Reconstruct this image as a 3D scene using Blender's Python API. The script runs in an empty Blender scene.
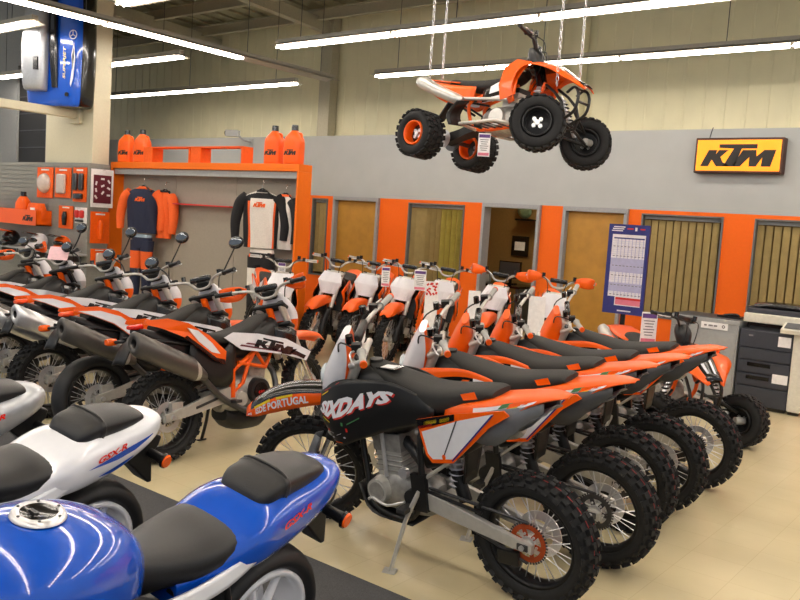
import bpy, math, random
from mathutils import Vector as V, Matrix as MX
from mathutils.geometry import tessellate_polygon
R = math.radians
random.seed(7)
SC = bpy.context.scene
COL = SC.collection

# ------------------------------------------------------------------ materials
MATS = {}
def mat(name, col, rough=.5, metal=0., noise=.06, scale=30., bump=0., coat=0., emit=0., spec=.5):
    m = bpy.data.materials.new(name); m.use_nodes = True
    nt = m.node_tree; b = nt.nodes['Principled BSDF']
    def lin(c): return c/12.92 if c <= .04045 else ((c+.055)/1.055)**2.4
    c = [lin(x/255.) for x in col]
    tc = nt.nodes.new('ShaderNodeTexCoord')
    n = nt.nodes.new('ShaderNodeTexNoise'); n.inputs['Scale'].default_value = scale; n.inputs['Detail'].default_value = 3
    nt.links.new(tc.outputs['Object'], n.inputs['Vector'])
    r = nt.nodes.new('ShaderNodeValToRGB')
    r.color_ramp.elements[0].position = .3; r.color_ramp.elements[1].position = .7
    r.color_ramp.elements[0].color = [x*(1-noise) for x in c]+[1]
    r.color_ramp.elements[1].color = [min(1, x*(1+noise)) for x in c]+[1]
    nt.links.new(n.outputs['Fac'], r.inputs['Fac'])
    nt.links.new(r.outputs['Color'], b.inputs['Base Color'])
    b.inputs['Roughness'].default_value = rough; b.inputs['Metallic'].default_value = metal
    b.inputs['Specular IOR Level'].default_value = spec
    b.inputs['Coat Weight'].default_value = coat; b.inputs['Coat Roughness'].default_value = .05
    if bump:
        bp = nt.nodes.new('ShaderNodeBump'); bp.inputs['Strength'].default_value = bump; bp.inputs['Distance'].default_value = .01
        nt.links.new(n.outputs['Fac'], bp.inputs['Height']); nt.links.new(bp.outputs['Normal'], b.inputs['Normal'])
    if emit:
        nt.links.new(r.outputs['Color'], b.inputs['Emission Color']); b.inputs['Emission Strength'].default_value = emit
    MATS[name] = m
    return m

mat('orange', (243, 94, 2), .36, coat=.15, noise=.02, spec=.35)
mat('white', (224, 224, 230), .3, coat=.3, noise=.02)
mat('black', (16, 16, 17), .42)
mat('gloss_black', (12, 12, 14), .2, coat=.3)
mat('grip_grey', (165, 164, 160), .7)
mat('dark_grey', (66, 68, 72), .5)
mat('mid_grey', (104, 107, 112), .45)
mat('seat', (40, 39, 37), .75, scale=300, bump=.15, noise=.12)
mat('vinyl', (26, 26, 28), .42, scale=260, bump=.08)
mat('rubber', (20, 20, 21), .78, noise=.2, scale=40)
mat('street_rubber', (26, 26, 28), .55, noise=.15)
mat('rim_black', (20, 20, 22), .35, .3)
mat('silver', (216, 216, 218), .28, .7)
mat('alloy', (198, 196, 190), .32, .45)
mat('engine_grey', (156, 154, 150), .42, .5, noise=.2)
mat('sprocket_orange', (176, 72, 26), .45, .3)
mat('engine_black', (34, 34, 36), .45, .3)
mat('chrome', (226, 224, 220), .14, .9)
mat('steel_dark', (84, 84, 86), .4, .8)
mat('carbon', (96, 92, 88), .32, .5)
mat('red', (205, 38, 30), .35)
mat('red_stripe', (150, 40, 40), .8)
mat('yellow', (230, 196, 30), .5)
mat('green', (70, 130, 80), .5)
mat('blue', (0, 80, 196), .25, .0, coat=1., noise=.02, spec=.3)
mat('blue_white', (234, 236, 242), .22, coat=.6, noise=.015)
mat('indigo', (38, 40, 120), .35)
mat('silver_paint', (176, 180, 186), .3, .4, coat=.4)
mat('lens_orange', (255, 96, 12), .15)
mat('lens_red', (225, 34, 20), .15)
mat('painted_tail_glow', (255, 84, 40), .12)  # reflected flash light put into the lens colour; it emits nothing
mat('glass_clear', (200, 210, 215), .08, .1)
mat('mirror', (120, 125, 130), .06, 1.)
mat('paper', (238, 236, 236), .7)
mat('pink', (232, 190, 196), .7)
mat('text_grey', (120, 116, 120), .7)
mat('navy', (30, 36, 62), .8, bump=.2, scale=60)
mat('cloth_orange', (236, 96, 30), .8, bump=.2, scale=60)
mat('cloth_white', (226, 220, 212), .85, bump=.2, scale=60)
mat('cloth_black', (24, 23, 26), .85, bump=.2, scale=60)
mat('pale_blue', (140, 160, 176), .7)
mat('display_orange', (234, 112, 10), .5, noise=.02, spec=.3)
mat('wood_door', (176, 128, 46), .5, noise=.1, scale=6)
mat('frame_grey', (150, 152, 154), .5)
mat('sash_grey', (104, 104, 102), .5)
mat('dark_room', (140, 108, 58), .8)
mat('purple', (96, 60, 130), .6)
mat('sign_amber', (255, 150, 8), .4, emit=.62, noise=.02)
mat('sign_black', (22, 14, 6), .5)
mat('rust_brown', (70, 34, 20), .5)
mat('tube_light', (255, 246, 236), .5, emit=22, noise=0)
mat('housing', (176, 170, 156), .5)
mat('beige_paint', (204, 198, 172), .6, noise=.03)
mat('copier_dark', (52, 55, 64), .5)
mat('copier_beige', (214, 210, 196), .5)
mat('cabinet_grey', (156, 158, 158), .5)
mat('card_orange', (238, 94, 14), .5, spec=.3)
mat('blister', (206, 190, 180), .15, spec=.8)
mat('maroon', (98, 26, 42), .5)
mat('board_blue', (40, 46, 120), .4)
mat('board_lilac', (176, 176, 210), .6)
mat('board_white', (224, 222, 228), .6)
mat('board_pink', (220, 120, 140), .6)
mat('plate_green', (120, 140, 110), .4)

# ------------------------------------------------------------------ geometry builder
def cr(a, b, c, d, t):
    return .5*((2*b)+(c-a)*t+(2*a-5*b+4*c-d)*t*t+(3*b-3*c+d-a)*t**3)
def spline(pts, k=4):
    pts = [V(p) for p in pts]
    if k <= 1 or len(pts) < 2: return pts
    out = []
    n = len(pts)
    for i in range(n-1):
        a = pts[i-1] if i else pts[0]*2-pts[1]
        d = pts[i+2] if i+2 < n else pts[n-1]*2-pts[n-2]
        for j in range(k): out.append(cr(a, pts[i], pts[i+1], d, j/k))
    out.append(pts[-1])
    return out
def vspl(rows, k):            # spline over rows of plain tuples
    n = len(rows); out = []
    if k <= 1: return [tuple(r) for r in rows]
    for i in range(n-1):
        a = rows[i-1] if i else tuple(2*x-y for x, y in zip(rows[0], rows[1]))
        d = rows[i+2] if i+2 < n else tuple(2*x-y for x, y in zip(rows[n-1], rows[n-2]))
        for j in range(k): out.append(tuple(cr(p, q, r, s, j/k) for p, q, r, s in zip(a, rows[i], rows[i+1], d)))
    out.append(tuple(rows[-1]))
    return out

TEXT = {}
WARP = []
def lower_top(p):
    f = min(max((p[2]-.55)/.2, 0), 1)
    return (p[0], p[1], p[2]-.05*f)
def raise_top(p):
    f = min(max((p[2]-.72)/.2, 0), 1)
    return (p[0], p[1], p[2]+.05*f)
def text_geo(s, shear=0., bold=.0):
    key = (s, shear, bold)
    if key in TEXT: return TEXT[key]
    cu = bpy.data.curves.new('glyphs', 'FONT'); cu.body = s; cu.shear = shear; cu.offset = bold; cu.resolution_u = 2
    ob = bpy.data.objects.new('glyphs', cu); COL.objects.link(ob)
    dg = bpy.context.evaluated_depsgraph_get(); dg.update()
    me = bpy.data.meshes.new_from_object(ob.evaluated_get(dg))
    vs = [(v.co.x, v.co.y) for v in me.vertices]; fs = [tuple(p.vertices) for p in me.polygons]
    bpy.data.objects.remove(ob); bpy.data.curves.remove(cu); bpy.data.meshes.remove(me)
    x0 = min(v[0] for v in vs); x1 = max(v[0] for v in vs); y0 = min(v[1] for v in vs); y1 = max(v[1] for v in vs)
    vs = [((x-x0)/(x1-x0), (y-y0)/(y1-y0)) for x, y in vs]
    TEXT[key] = (vs, fs, (x1-x0)/(y1-y0))
    return TEXT[key]

KTM_POLY = [  # outline pieces of the three slanted letters, unit box
 [(.0,.0),(.12,.0),(.165,.30),(.235,.0),(.42,.0),(.40,.09),(.33,.18),(.29,.42),(.40,.74),(.26,.74),(.22,.55),(.235,.74),(.11,.74)],
 [(.335,.0),(.50,.0),(.585,.80),(.80,.80),(.80,1.),(.26,1.),(.26,.84),(.47,.80)],
 [(.47,.0),(.58,.0),(.70,.42),(.70,.0),(.80,.0),(.88,.40),(.87,.0),(1.0,.0),(1.06,.74),(.90,.74),(.80,.46),(.79,.74),(.60,.74)],
]

class G:
    def __init__(s): s.v = []; s.f = []; s.m = []; s.s = []; s.names = []
    def mi(s, name):
        if name not in s.names: s.names.append(name)
        return s.names.index(name)
    def add(s, vs, fs, m, smooth=False, M=None):
        o = len(s.v)
        s.v += [tuple(M @ V(p)) if M else tuple(p) for p in vs]
        i = s.mi(m) if isinstance(m, str) else None
        for k, f in enumerate(fs):
            s.f.append(tuple(a+o for a in f)); s.m.append(i if i is not None else s.mi(m[k])); s.s.append(smooth)
        return s
    def box(s, c, d, m, rot=None, M=None, taper=1.):
        x, y, z = [a/2 for a in d]
        vs = [(-x,-y,-z),(x,-y,-z),(x,y,-z),(-x,y,-z),(-x*taper,-y*taper,z),(x*taper,-y*taper,z),(x*taper,y*taper,z),(-x*taper,y*taper,z)]
        T = MX.Translation(c)
        if rot: T = T @ MX.Rotation(rot[2],4,'Z') @ MX.Rotation(rot[1],4,'Y') @ MX.Rotation(rot[0],4,'X')
        if M: T = M @ T
        return s.add(vs, [(0,3,2,1),(4,5,6,7),(0,1,5,4),(1,2,6,5),(2,3,7,6),(3,0,4,7)], m, False, T)
    def rbox(s, c, d, m, r=.01, rot=None, n=3):   # box with rounded vertical-profile edges: superellipse loft
        x, y, z = [a/2 for a in d]; r = min(r, x, y, z)
        rings = []
        for t in [i/n for i in range(n+1)]:
            a = t*math.pi/2; rings.append((-z+r-r*math.cos(a), r-r*math.sin(a)))
        rings += [(-q, i) for q, i in reversed(rings)]
        def ring(zz, ins):
            out = []
            for sx, sy, a0 in ((1,1,0),(-1,1,90),(-1,-1,180),(1,-1,270)):
                for k in range(n+1):
                    a = R(a0+90*k/n); q = r-ins if r > ins else 0
                    out.append((sx*(x-r)+math.cos(a)*q, sy*(y-r)+math.sin(a)*q, zz))
            return out
        T = MX.Translation(c)
        if rot: T = T @ MX.Rotation(rot[2],4,'Z') @ MX.Rotation(rot[1],4,'Y') @ MX.Rotation(rot[0],4,'X')
        return s.loft([[tuple(T @ V(p)) for p in ring(a, b)] for a, b in rings], m)
    def loft(s, rings, m, caps=True, smooth=True, closed=True, matfn=None):
        n = len(rings[0]); vs = [p for r in rings for p in r]; fs = []; ms = []
        for i in range(len(rings)-1):
            for j in range(n if closed else n-1):
                k = (j+1) % n
                fs.append((i*n+j, i*n+k, (i+1)*n+k, (i+1)*n+j))
                ms.append(matfn(i/(len(rings)-1), j/n) if matfn else m)
        s.add(vs, fs, ms, smooth)
        if caps:
            L = (len(rings)-1)*n
            c0 = sum((V(p) for p in rings[0]), V())/n; c1 = sum((V(p) for p in rings[-1]), V())/n
            s.add(list(rings[0])+[tuple(c0)], [((j+1) % n, j, n) for j in range(n)], ms[0] if matfn else m, smooth)
            s.add(list(rings[-1])+[tuple(c1)], [(j, (j+1) % n, n) for j in range(n)], ms[-1] if matfn else m, smooth)
        return s
    def tube(s, pts, r, m, n=8, k=4, smooth=True, caps=True):
        q = spline(pts, k); N = len(q)
        rs = r if isinstance(r, (list, tuple)) else None
        up = V((0,0,1)); rings = []; prev = None
        for i, p in enumerate(q):
            t = (q[min(i+1,N-1)]-q[max(i-1,0)]).normalized()
            if prev is None:
                a = t.cross(up if abs(t.z) < .9 else V((1,0,0))).normalized()
            else:
                a = (prev-t*prev.dot(t)).normalized()
            prev = a; b = t.cross(a)
            if rs:
                f = i/(N-1)*(len(rs)-1); j = min(int(f), len(rs)-2); rr = rs[j]+(rs[j+1]-rs[j])*(f-j)
            else: rr = r
            rings.append([tuple(p+a*math.cos(2*math.pi*j/n)*rr+b*math.sin(2*math.pi*j/n)*rr) for j in range(n)])
        return s.loft(rings, m, caps, smooth)
    def cyl(s, p0, p1, r0, m, r1=None, n=16, smooth=True):
        return s.tube([p0, p1], [r0, r0 if r1 is None else r1], m, n, 1, smooth)
    def lathe(s, prof, m, n=32, c=(0,0,0), axis='y', closed=False, M=None, matfn=None, smooth=True):
        rings = []
        for i in range(n):
            a = 2*math.pi*i/n; ca, sa = math.cos(a), math.sin(a)
            if axis == 'y': rings.append([(c[0]+r*ca, c[1]+h, c[2]+r*sa) for r, h in prof])
            elif axis == 'z': rings.append([(c[0]+r*ca, c[1]+r*sa, c[2]+h) for r, h in prof])
            else: rings.append([(c[0]+h, c[1]+r*ca, c[2]+r*sa) for r, h in prof])
        rings.append(rings[0]); P = len(prof)
        vs = [p for r in rings[:-1] for p in r]; fs = []; ms = []
        for i in range(n):
            k = (i+1) % n
            for j in range(P if closed else P-1):
                l = (j+1) % P
                fs.append((i*P+j, k*P+j, k*P+l, i*P+l)); ms.append(matfn(j) if matfn else m)
        return s.add(vs, fs, ms, smooth, M)
    def ell(s, c, d, m, n=12, M=None):
        prof = [(math.sin(math.pi*i/n), -math.cos(math.pi*i/n)) for i in range(n+1)]
        rings = []; vs = []; fs = []
        N = n*2
        for i in range(N):
            a = 2*math.pi*i/N
            vs += [(c[0]+d[0]*r*math.cos(a), c[1]+d[1]*r*math.sin(a), c[2]+d[2]*h) for r, h in prof]
        P = n+1
        for i in range(N):
            k = (i+1) % N
            for j in range(n): fs.append((i*P+j, k*P+j, k*P+j+1, i*P+j+1))
        return s.add(vs, fs, m, True, M)
    def body(s, secs, m, k=4, n=20, axis='x', matfn=None, caps=True):
        # secs: (x, ytop half width, z top, z bottom, exponent[, y centre])
        secs = [tuple(q)+((0,) if len(q) == 5 else ()) for q in secs]
        rings = []
        for x, w, zt, zb, e, yc in vspl(secs, k):
            ring = []
            zc, h = (zt+zb)/2, (zt-zb)/2
            for j in range(n):
                a = 2*math.pi*(j+.5)/n; ca, sa = math.cos(a), math.sin(a)
                yy = yc+w*math.copysign(abs(ca)**(2/e), ca); zz = zc+h*math.copysign(abs(sa)**(2/e), sa)
                ring.append((x, yy, zz) if axis == 'x' else (yy, x, zz) if axis == 'y' else (yy, zz, x))
            rings.append(ring)
        return s.loft(rings, m, caps, True, True, matfn)
    def sheet(s, rows, t, m, ku=4, kv=3, matfn=None, mirror=False, smooth=True):
        rows = [spline(r, kv) for r in rows]
        cols = [spline([r[j] for r in rows], ku) for j in range(len(rows[0]))]
        nu, nv = len(cols[0]), len(cols)
        P = [[cols[j][i].copy() for j in range(nv)] for i in range(nu)]
        if mirror:
            for r in P:
                for p in r: p.y = -p.y
        Nn = [[None]*nv for _ in range(nu)]
        for i in range(nu):
            for j in range(nv):
                du = P[min(i+1,nu-1)][j]-P[max(i-1,0)][j]; dv = P[i][min(j+1,nv-1)]-P[i][max(j-1,0)]
                q = du.cross(dv); q = q.normalized() if q.length > 1e-9 else V((0,0,1))
                Nn[i][j] = -q if mirror else q
        vs = [tuple(P[i][j]) for i in range(nu) for j in range(nv)]+[tuple(P[i][j]-Nn[i][j]*t) for i in range(nu) for j in range(nv)]
        o = nu*nv; fs = []; ms = []
        def idx(i, j): return i*nv+j
        for i in range(nu-1):
            for j in range(nv-1):
                mm = matfn((i+.5)/(nu-1), (j+.5)/(nv-1)) if matfn else m
                q = (idx(i,j), idx(i+1,j), idx(i+1,j+1), idx(i,j+1)); w = tuple(a+o for a in reversed(q))
                if mirror: q = q[::-1]; w = w[::-1]
                fs += [q, w]; ms += [mm, mm]
        edge = [idx(i,0) for i in range(nu)]+[idx(nu-1,j) for j in range(1,nv)]+[idx(i,nv-1) for i in range(nu-2,-1,-1)]+[idx(0,j) for j in range(nv-2,0,-1)]
        for a, b in zip(edge, edge[1:]+edge[:1]):
            q = (b, a, a+o, b+o)
            fs.append(q[::-1] if mirror else q); ms.append(m)
        s.add(vs, fs, ms, smooth)
        def ev(u, v, off=.002):
            a = min(max(u,0),1)*(nu-1); b = min(max(v,0),1)*(nv-1); i = min(int(a),nu-2); j = min(int(b),nv-2); a -= i; b -= j
            p = (P[i][j]*(1-a)+P[i+1][j]*a)*(1-b)+(P[i][j+1]*(1-a)+P[i+1][j+1]*a)*b
            return p+Nn[i][j]*off
        return ev
    def plate(s, outline, t, m, fn=None, side=None, smooth=False):
        # outline in (u,v); extruded by t along w;  fn(u,v,w)->xyz
        fn = fn or (lambda u, v, w: (u, v, w))
        n = len(outline); tri = tessellate_polygon([[V((u,v,0)) for u, v in outline]])
        ar = sum(outline[i][0]*outline[(i+1) % n][1]-outline[(i+1) % n][0]*outline[i][1] for i in range(n))
        vs = [fn(u,v,t) for u, v in outline]+[fn(u,v,0) for u, v in outline]
        fs = []
        for a in tri:
            (x0,y0),(x1,y1),(x2,y2) = [outline[i] for i in a]
            if ((x1-x0)*(y2-y0)-(x2-x0)*(y1-y0)) < 0: a = a[::-1]
            fs += [tuple(a), tuple(i+n for i in reversed(a))]
        ms = [m]*len(fs)
        for i in range(n):
            k = (i+1) % n
            fs.append((i+n, k+n, k, i) if ar > 0 else (k+n, i+n, i, k)); ms.append(side or m)
        return s.add(vs, fs, ms, smooth)
    def text(s, string, fn, m, shear=0., bold=0.):
        vs, fs, asp = text_geo(string, shear, bold)
        return s.add([tuple(fn(x, y)) for x, y in vs], fs, m)
    def ktm(s, fn, m):
        for poly in KTM_POLY:
            tri = tessellate_polygon([[V((u,v,0)) for u, v in poly]])
            s.add([tuple(fn(u/1.06, v)) for u, v in poly], [tuple(t) for t in tri], m)
        return s
    def obj(s, name, parent=None, label=None, bevel=0, S=None, sub=0):
        if WARP: s.v = [WARP[0](p) for p in s.v]
        me = bpy.data.meshes.new(name); me.from_pydata(s.v, [], s.f)
        for nme in s.names: me.materials.append(MATS[nme])
        me.polygons.foreach_set('material_index', s.m); me.polygons.foreach_set('use_smooth', s.s); me.update()
        o = bpy.data.objects.new(name, me); COL.objects.link(o)
        if parent: o.parent = parent
        if label: o['label'] = label
        if S is not None: o.matrix_basis = S
        if bevel:
            b = o.modifiers.new('soft_edges', 'BEVEL'); b.width = bevel; b.segments = 2; b.limit_method = 'ANGLE'; b.angle_limit = R(40)
        return o

def thing(name, label, cat, loc=(0,0,0), rot=(0,0,0), group=None):
    o = bpy.data.objects.new(name, None); COL.objects.link(o); o.empty_display_size = .2
    o.location = loc; o.rotation_euler = rot; o['label'] = label; o['category'] = cat
    if group: o['group'] = group
    return o
def tag(o, label, cat, group=None, kind=None):
    o['label'] = label; o['category'] = cat
    if group: o['group'] = group
    if kind: o['kind'] = kind
    return o
def struct(name, g, bevel=0, parent=None):
    o = g.obj(name, parent, bevel=bevel)
    if not parent: o['kind'] = 'structure'
    return o
KIDS = {}
def copy_tree(o, parent=None):
    c = o.copy(); COL.objects.link(c)
    if parent: c.parent = parent
    for ch in list(o.children): copy_tree(ch, c)
    return c
def dup(o, label, loc, rot, S=None):
    c = copy_tree(o); c['label'] = label; c.location = loc; c.rotation_euler = rot
    if S is not None:
        for ch in c.children:
            if ch.get('steers'): ch.matrix_basis = S
    return c
def steer(p, axis, ang):
    p = V(p); return MX.Translation(p) @ MX.Rotation(R(ang), 4, V(axis).normalized()) @ MX.Translation(-p)
# ------------------------------------------------------------------ wheels
def tire_geo(g, Rr, w, rim_r, kind, m, c=(0,0,0), n=44, stripe=False):
    kh = .020 if kind == 'knob' else .0
    ro = Rr-kh; rc = (ro+rim_r)/2; hr = (ro-rim_r)/2; e = 2.6 if kind != 'street' else 2.0
    prof = []
    for j in range(14):
        a = 2*math.pi*j/14; ca, sa = math.cos(a), math.sin(a)
        prof.append((rc+hr*math.copysign(abs(ca)**(2/e), ca), w/2*math.copysign(abs(sa)**(2/e), sa)))
    g.lathe(prof, m, n, c, 'y', True)
    if kind == 'knob':
        N = 30
        def knob(a, y, d, tilt, rad):
            T = MX.Translation(c) @ MX.Rotation(-a, 4, 'Y') @ MX.Translation((rad, y, 0)) @ MX.Rotation(tilt, 4, 'Z')
            g.box((0,0,0), (d[0], d[1], d[2]), m, M=T, taper=1)
        pitch = 2*math.pi*Rr/N
        for i in range(N):
            a = 2*math.pi*i/N
            for sgn in (-1, 1):
                knob(a, sgn*w*.13, (.034, w*.19, pitch*.42), 0, ro+.004)
                knob(a+math.pi/N, sgn*w*.35, (.036, w*.17, pitch*.46), sgn*.45, ro-.004)
                knob(a, sgn*w*.46, (.04, w*.10, pitch*.44), sgn*.9, ro-.028)
        if stripe:
            for y in (-.052*w/.14, .0):
                g.lathe([(ro+.003, y-.003), (ro+.003, y+.003)], 'red_stripe', n, c)

def spoke_geo(g, rim_r, hub_r, m, c, n=32, hw=.034):
    for i in range(n):
        a = 2*math.pi*i/n; s = 1 if i % 2 else -1
        b = a+(.55 if (i//2) % 2 else -.55)
        p0 = V((c[0]+hub_r*math.cos(b), c[1]+s*hw, c[2]+hub_r*math.sin(b)))
        p1 = V((c[0]+rim_r*math.cos(a), c[1]+s*.006, c[2]+rim_r*math.sin(a)))
        g.tube([p0, p1], .0026, m, 4, 1, False, False)

def disc_geo(g, r0, r1, y, c, m, n=28, th=.005):
    g.lathe([(r0, y), (r1, y), (r1, y+th), (r0, y+th)], m, n, c, 'y', True, smooth=False)

def spoked_wheel(root, name, c, Rr, w, rim_r, kind, rim='rim_black', spokes='silver', disc=.12, disc_y=-.06, sprocket=None, S=None, stripe=False, rubber='rubber', hub='alloy'):
    g = G(); b = w*.36
    g.lathe([(rim_r+.012, -b), (rim_r+.012, b), (rim_r-.006, b*.95), (rim_r-.014, b*.4), (rim_r-.014, -b*.4), (rim_r-.006, -b*.95)], rim, 44, c, 'y', True)
    o = g.obj(name, root, S=S)
    if S is not None: o['steers'] = True
    t = G(); tire_geo(t, Rr, w, rim_r, kind, rubber, c, stripe=stripe); t.obj('tire', o)
    s = G(); spoke_geo(s, rim_r-.01, .034, spokes, c); s.obj('spokes', o)
    h = G(); h.lathe([(.012,-.095),(.02,-.07),(.036,-.045),(.042,-.036),(.03,-.02),(.026,.0),(.03,.02),(.042,.036),(.036,.045),(.02,.07),(.012,.095)], hub, 20, c); h.obj('hub', o)
    d = G(); disc_geo(d, disc*.62, disc, disc_y, c, 'silver')
    for k in range(6):
        a = k*math.pi/3; d.box((c[0]+disc*.45*math.cos(a), disc_y+.002, c[2]+disc*.45*math.sin(a)), (disc*.5,.005,.014), 'silver', rot=(0,-a,0))
    d.obj('brake_disc', o)
    if sprocket:
        q = G(); y = .055
        disc_geo(q, .072, .098, y, c, sprocket, 40)
        for k in range(40):
            a = 2*math.pi*k/40; q.box((c[0]+.102*math.cos(a), y+.003, c[2]+.102*math.sin(a)), (.012,.005,.008), 'steel_dark', rot=(0,-a,0))
        for k in range(6):
            a = k*math.pi/3+.2; q.box((c[0]+.055*math.cos(a), y+.002, c[2]+.055*math.sin(a)), (.05,.006,.022), sprocket, rot=(0,-a,0))
            q.cyl((c[0]+.05*math.cos(a), y, c[2]+.05*math.sin(a)), (c[0]+.05*math.cos(a), y+.012, c[2]+.05*math.sin(a)), .007, 'silver', n=6)
        q.cyl((c[0], y-.01, c[2]), (c[0], y+.008, c[2]), .038, 'silver')
        q.obj('sprocket', o)
    return o

def part(g, name, root, S=None, label=None, bevel=0):
    o = g.obj(name, root, label, bevel, S)
    if S is not None: o['steers'] = True
    return o

def handlebar(root, S, cx=1.08, cz=1.10, w=.40, end=(.95, 1.17), pad='black', guard=None, grip='grip_grey', bar='alloy', rise=.075):
    g = G(); ez = end[1]; ex = end[0]
    pts = [(ex, w, ez), (cx-.045, w*.55, ez+.0), (cx, w*.30, cz+rise*.8), (cx+.01, w*.14, cz), (cx+.01, -w*.14, cz), (cx, -w*.30, cz+rise*.8), (cx-.045, -w*.55, ez), (ex, -w, ez)]
    g.tube(pts, .0125, bar, 8, 4)
    g.tube([(cx, w*.30, cz+rise*.75), (cx, -w*.30, cz+rise*.75)], .007, bar, 6, 1)
    for s in (1, -1):
        g.tube([(ex+.06, s*w*.62, ez), (cx+.1, s*w*.3, ez-.03), (cx+.10, s*.08, cz-.16), (cx+.03, s*.05, cz-.35)], .005, 'black', 5, 5)
        g.box((cx-.03, s*w*.60, ez+.01), (.05,.035,.045), 'black')
        g.cyl((cx+.02, s*w*.45, ez+.005), (cx+.02, s*w*.45, ez+.05), .02, 'gloss_black', n=10)
    h = part(g, 'handlebar', root, S)
    for s in (1, -1):
        q = G(); d = (V((ex, s*w, ez))-V((cx-.045, s*w*.55, ez))).normalized(); e = V((ex, s*w, ez))
        q.tube([e-d*.13, e-d*.12, e-d*.005, e], [.026,.018,.018,.019], grip, 12, 1)
        q.cyl(e, e+d*.014, .0195, 'card_orange' if grip == 'grip_grey' else grip, n=12)
        q.obj('grip', h)
        q = G(); q.tube([e-d*.16+V((.03,0,-.003)), e-d*.13+V((.06,0,-.008)), e-d*.05+V((.058,0,-.012)), e-d*.0+V((.05,0,-.01))], [.007,.006,.005,.006], 'silver', 6, 4)
        q.obj('lever', h)
        if guard:
            q = G(); r = 1 if s > 0 else -1
            a = e-d*.02
            q.sheet([[a+V((.03,r*.012,-.05)), a+V((.035,r*.012,.0)), a+V((.03,r*.012,.045))],
                     [a+V((.10,-r*.03,-.065)), a+V((.115,-r*.03,.0)), a+V((.10,-r*.03,.06))],
                     [a+V((.12,-r*.12,-.06)), a+V((.135,-r*.12,.0)), a+V((.12,-r*.12,.05))],
                     [a+V((.10,-r*.20,-.02)), a+V((.105,-r*.20,.0)), a+V((.10,-r*.20,.02))]], .006, guard, 4, 3)
            q.obj('handguard', h)
    q = G(); q.body([(-.10, .015, cz+rise+.02, cz+rise-.02, 3), (-.09, .024, cz+rise+.026, cz+rise-.026, 3), (.09, .024, cz+rise+.026, cz+rise-.026, 3), (.10, .015, cz+rise+.02, cz+rise-.02, 3)], pad, 1, 12, 'x')
    for i, v in enumerate(q.v): q.v[i] = (cx+v[1]*.9+.0, v[0], v[2])
    q.obj('crossbar_pad', h)
    return h

def fork(root, S, top, bot, y=.10, upper='alloy', lower='chrome', split=.45, lug='black'):
    for s in (1, -1):
        a, b = V((top[0], s*y, top[1])), V((bot[0], s*y, bot[1])); m = b+(a-b)*split
        g = G(); g.cyl(m, a, .028, upper, .030, 14); g.cyl(m-(a-b)*.01, m+(a-b)*.03, .034, 'black', n=14)
        g.cyl(b, m, .0235, lower, n=12)
        g.body([(-.05,.02,.06,-.05,3),(.02,.026,.06,-.05,3),(.07,.02,.05,-.04,3)], lug, 2, 10)
        # move the axle lug (last body) into place
        n_l = 10*5+22
        g.v[-n_l:] = [(b.x+v[0]*.6, b.y+v[1], b.z+v[2]*.8) for v in g.v[-n_l:]]
        g.cyl(a, a+(a-b)*.02, .026, 'black', n=12)
        part(g, 'fork_leg', root, S)

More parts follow.
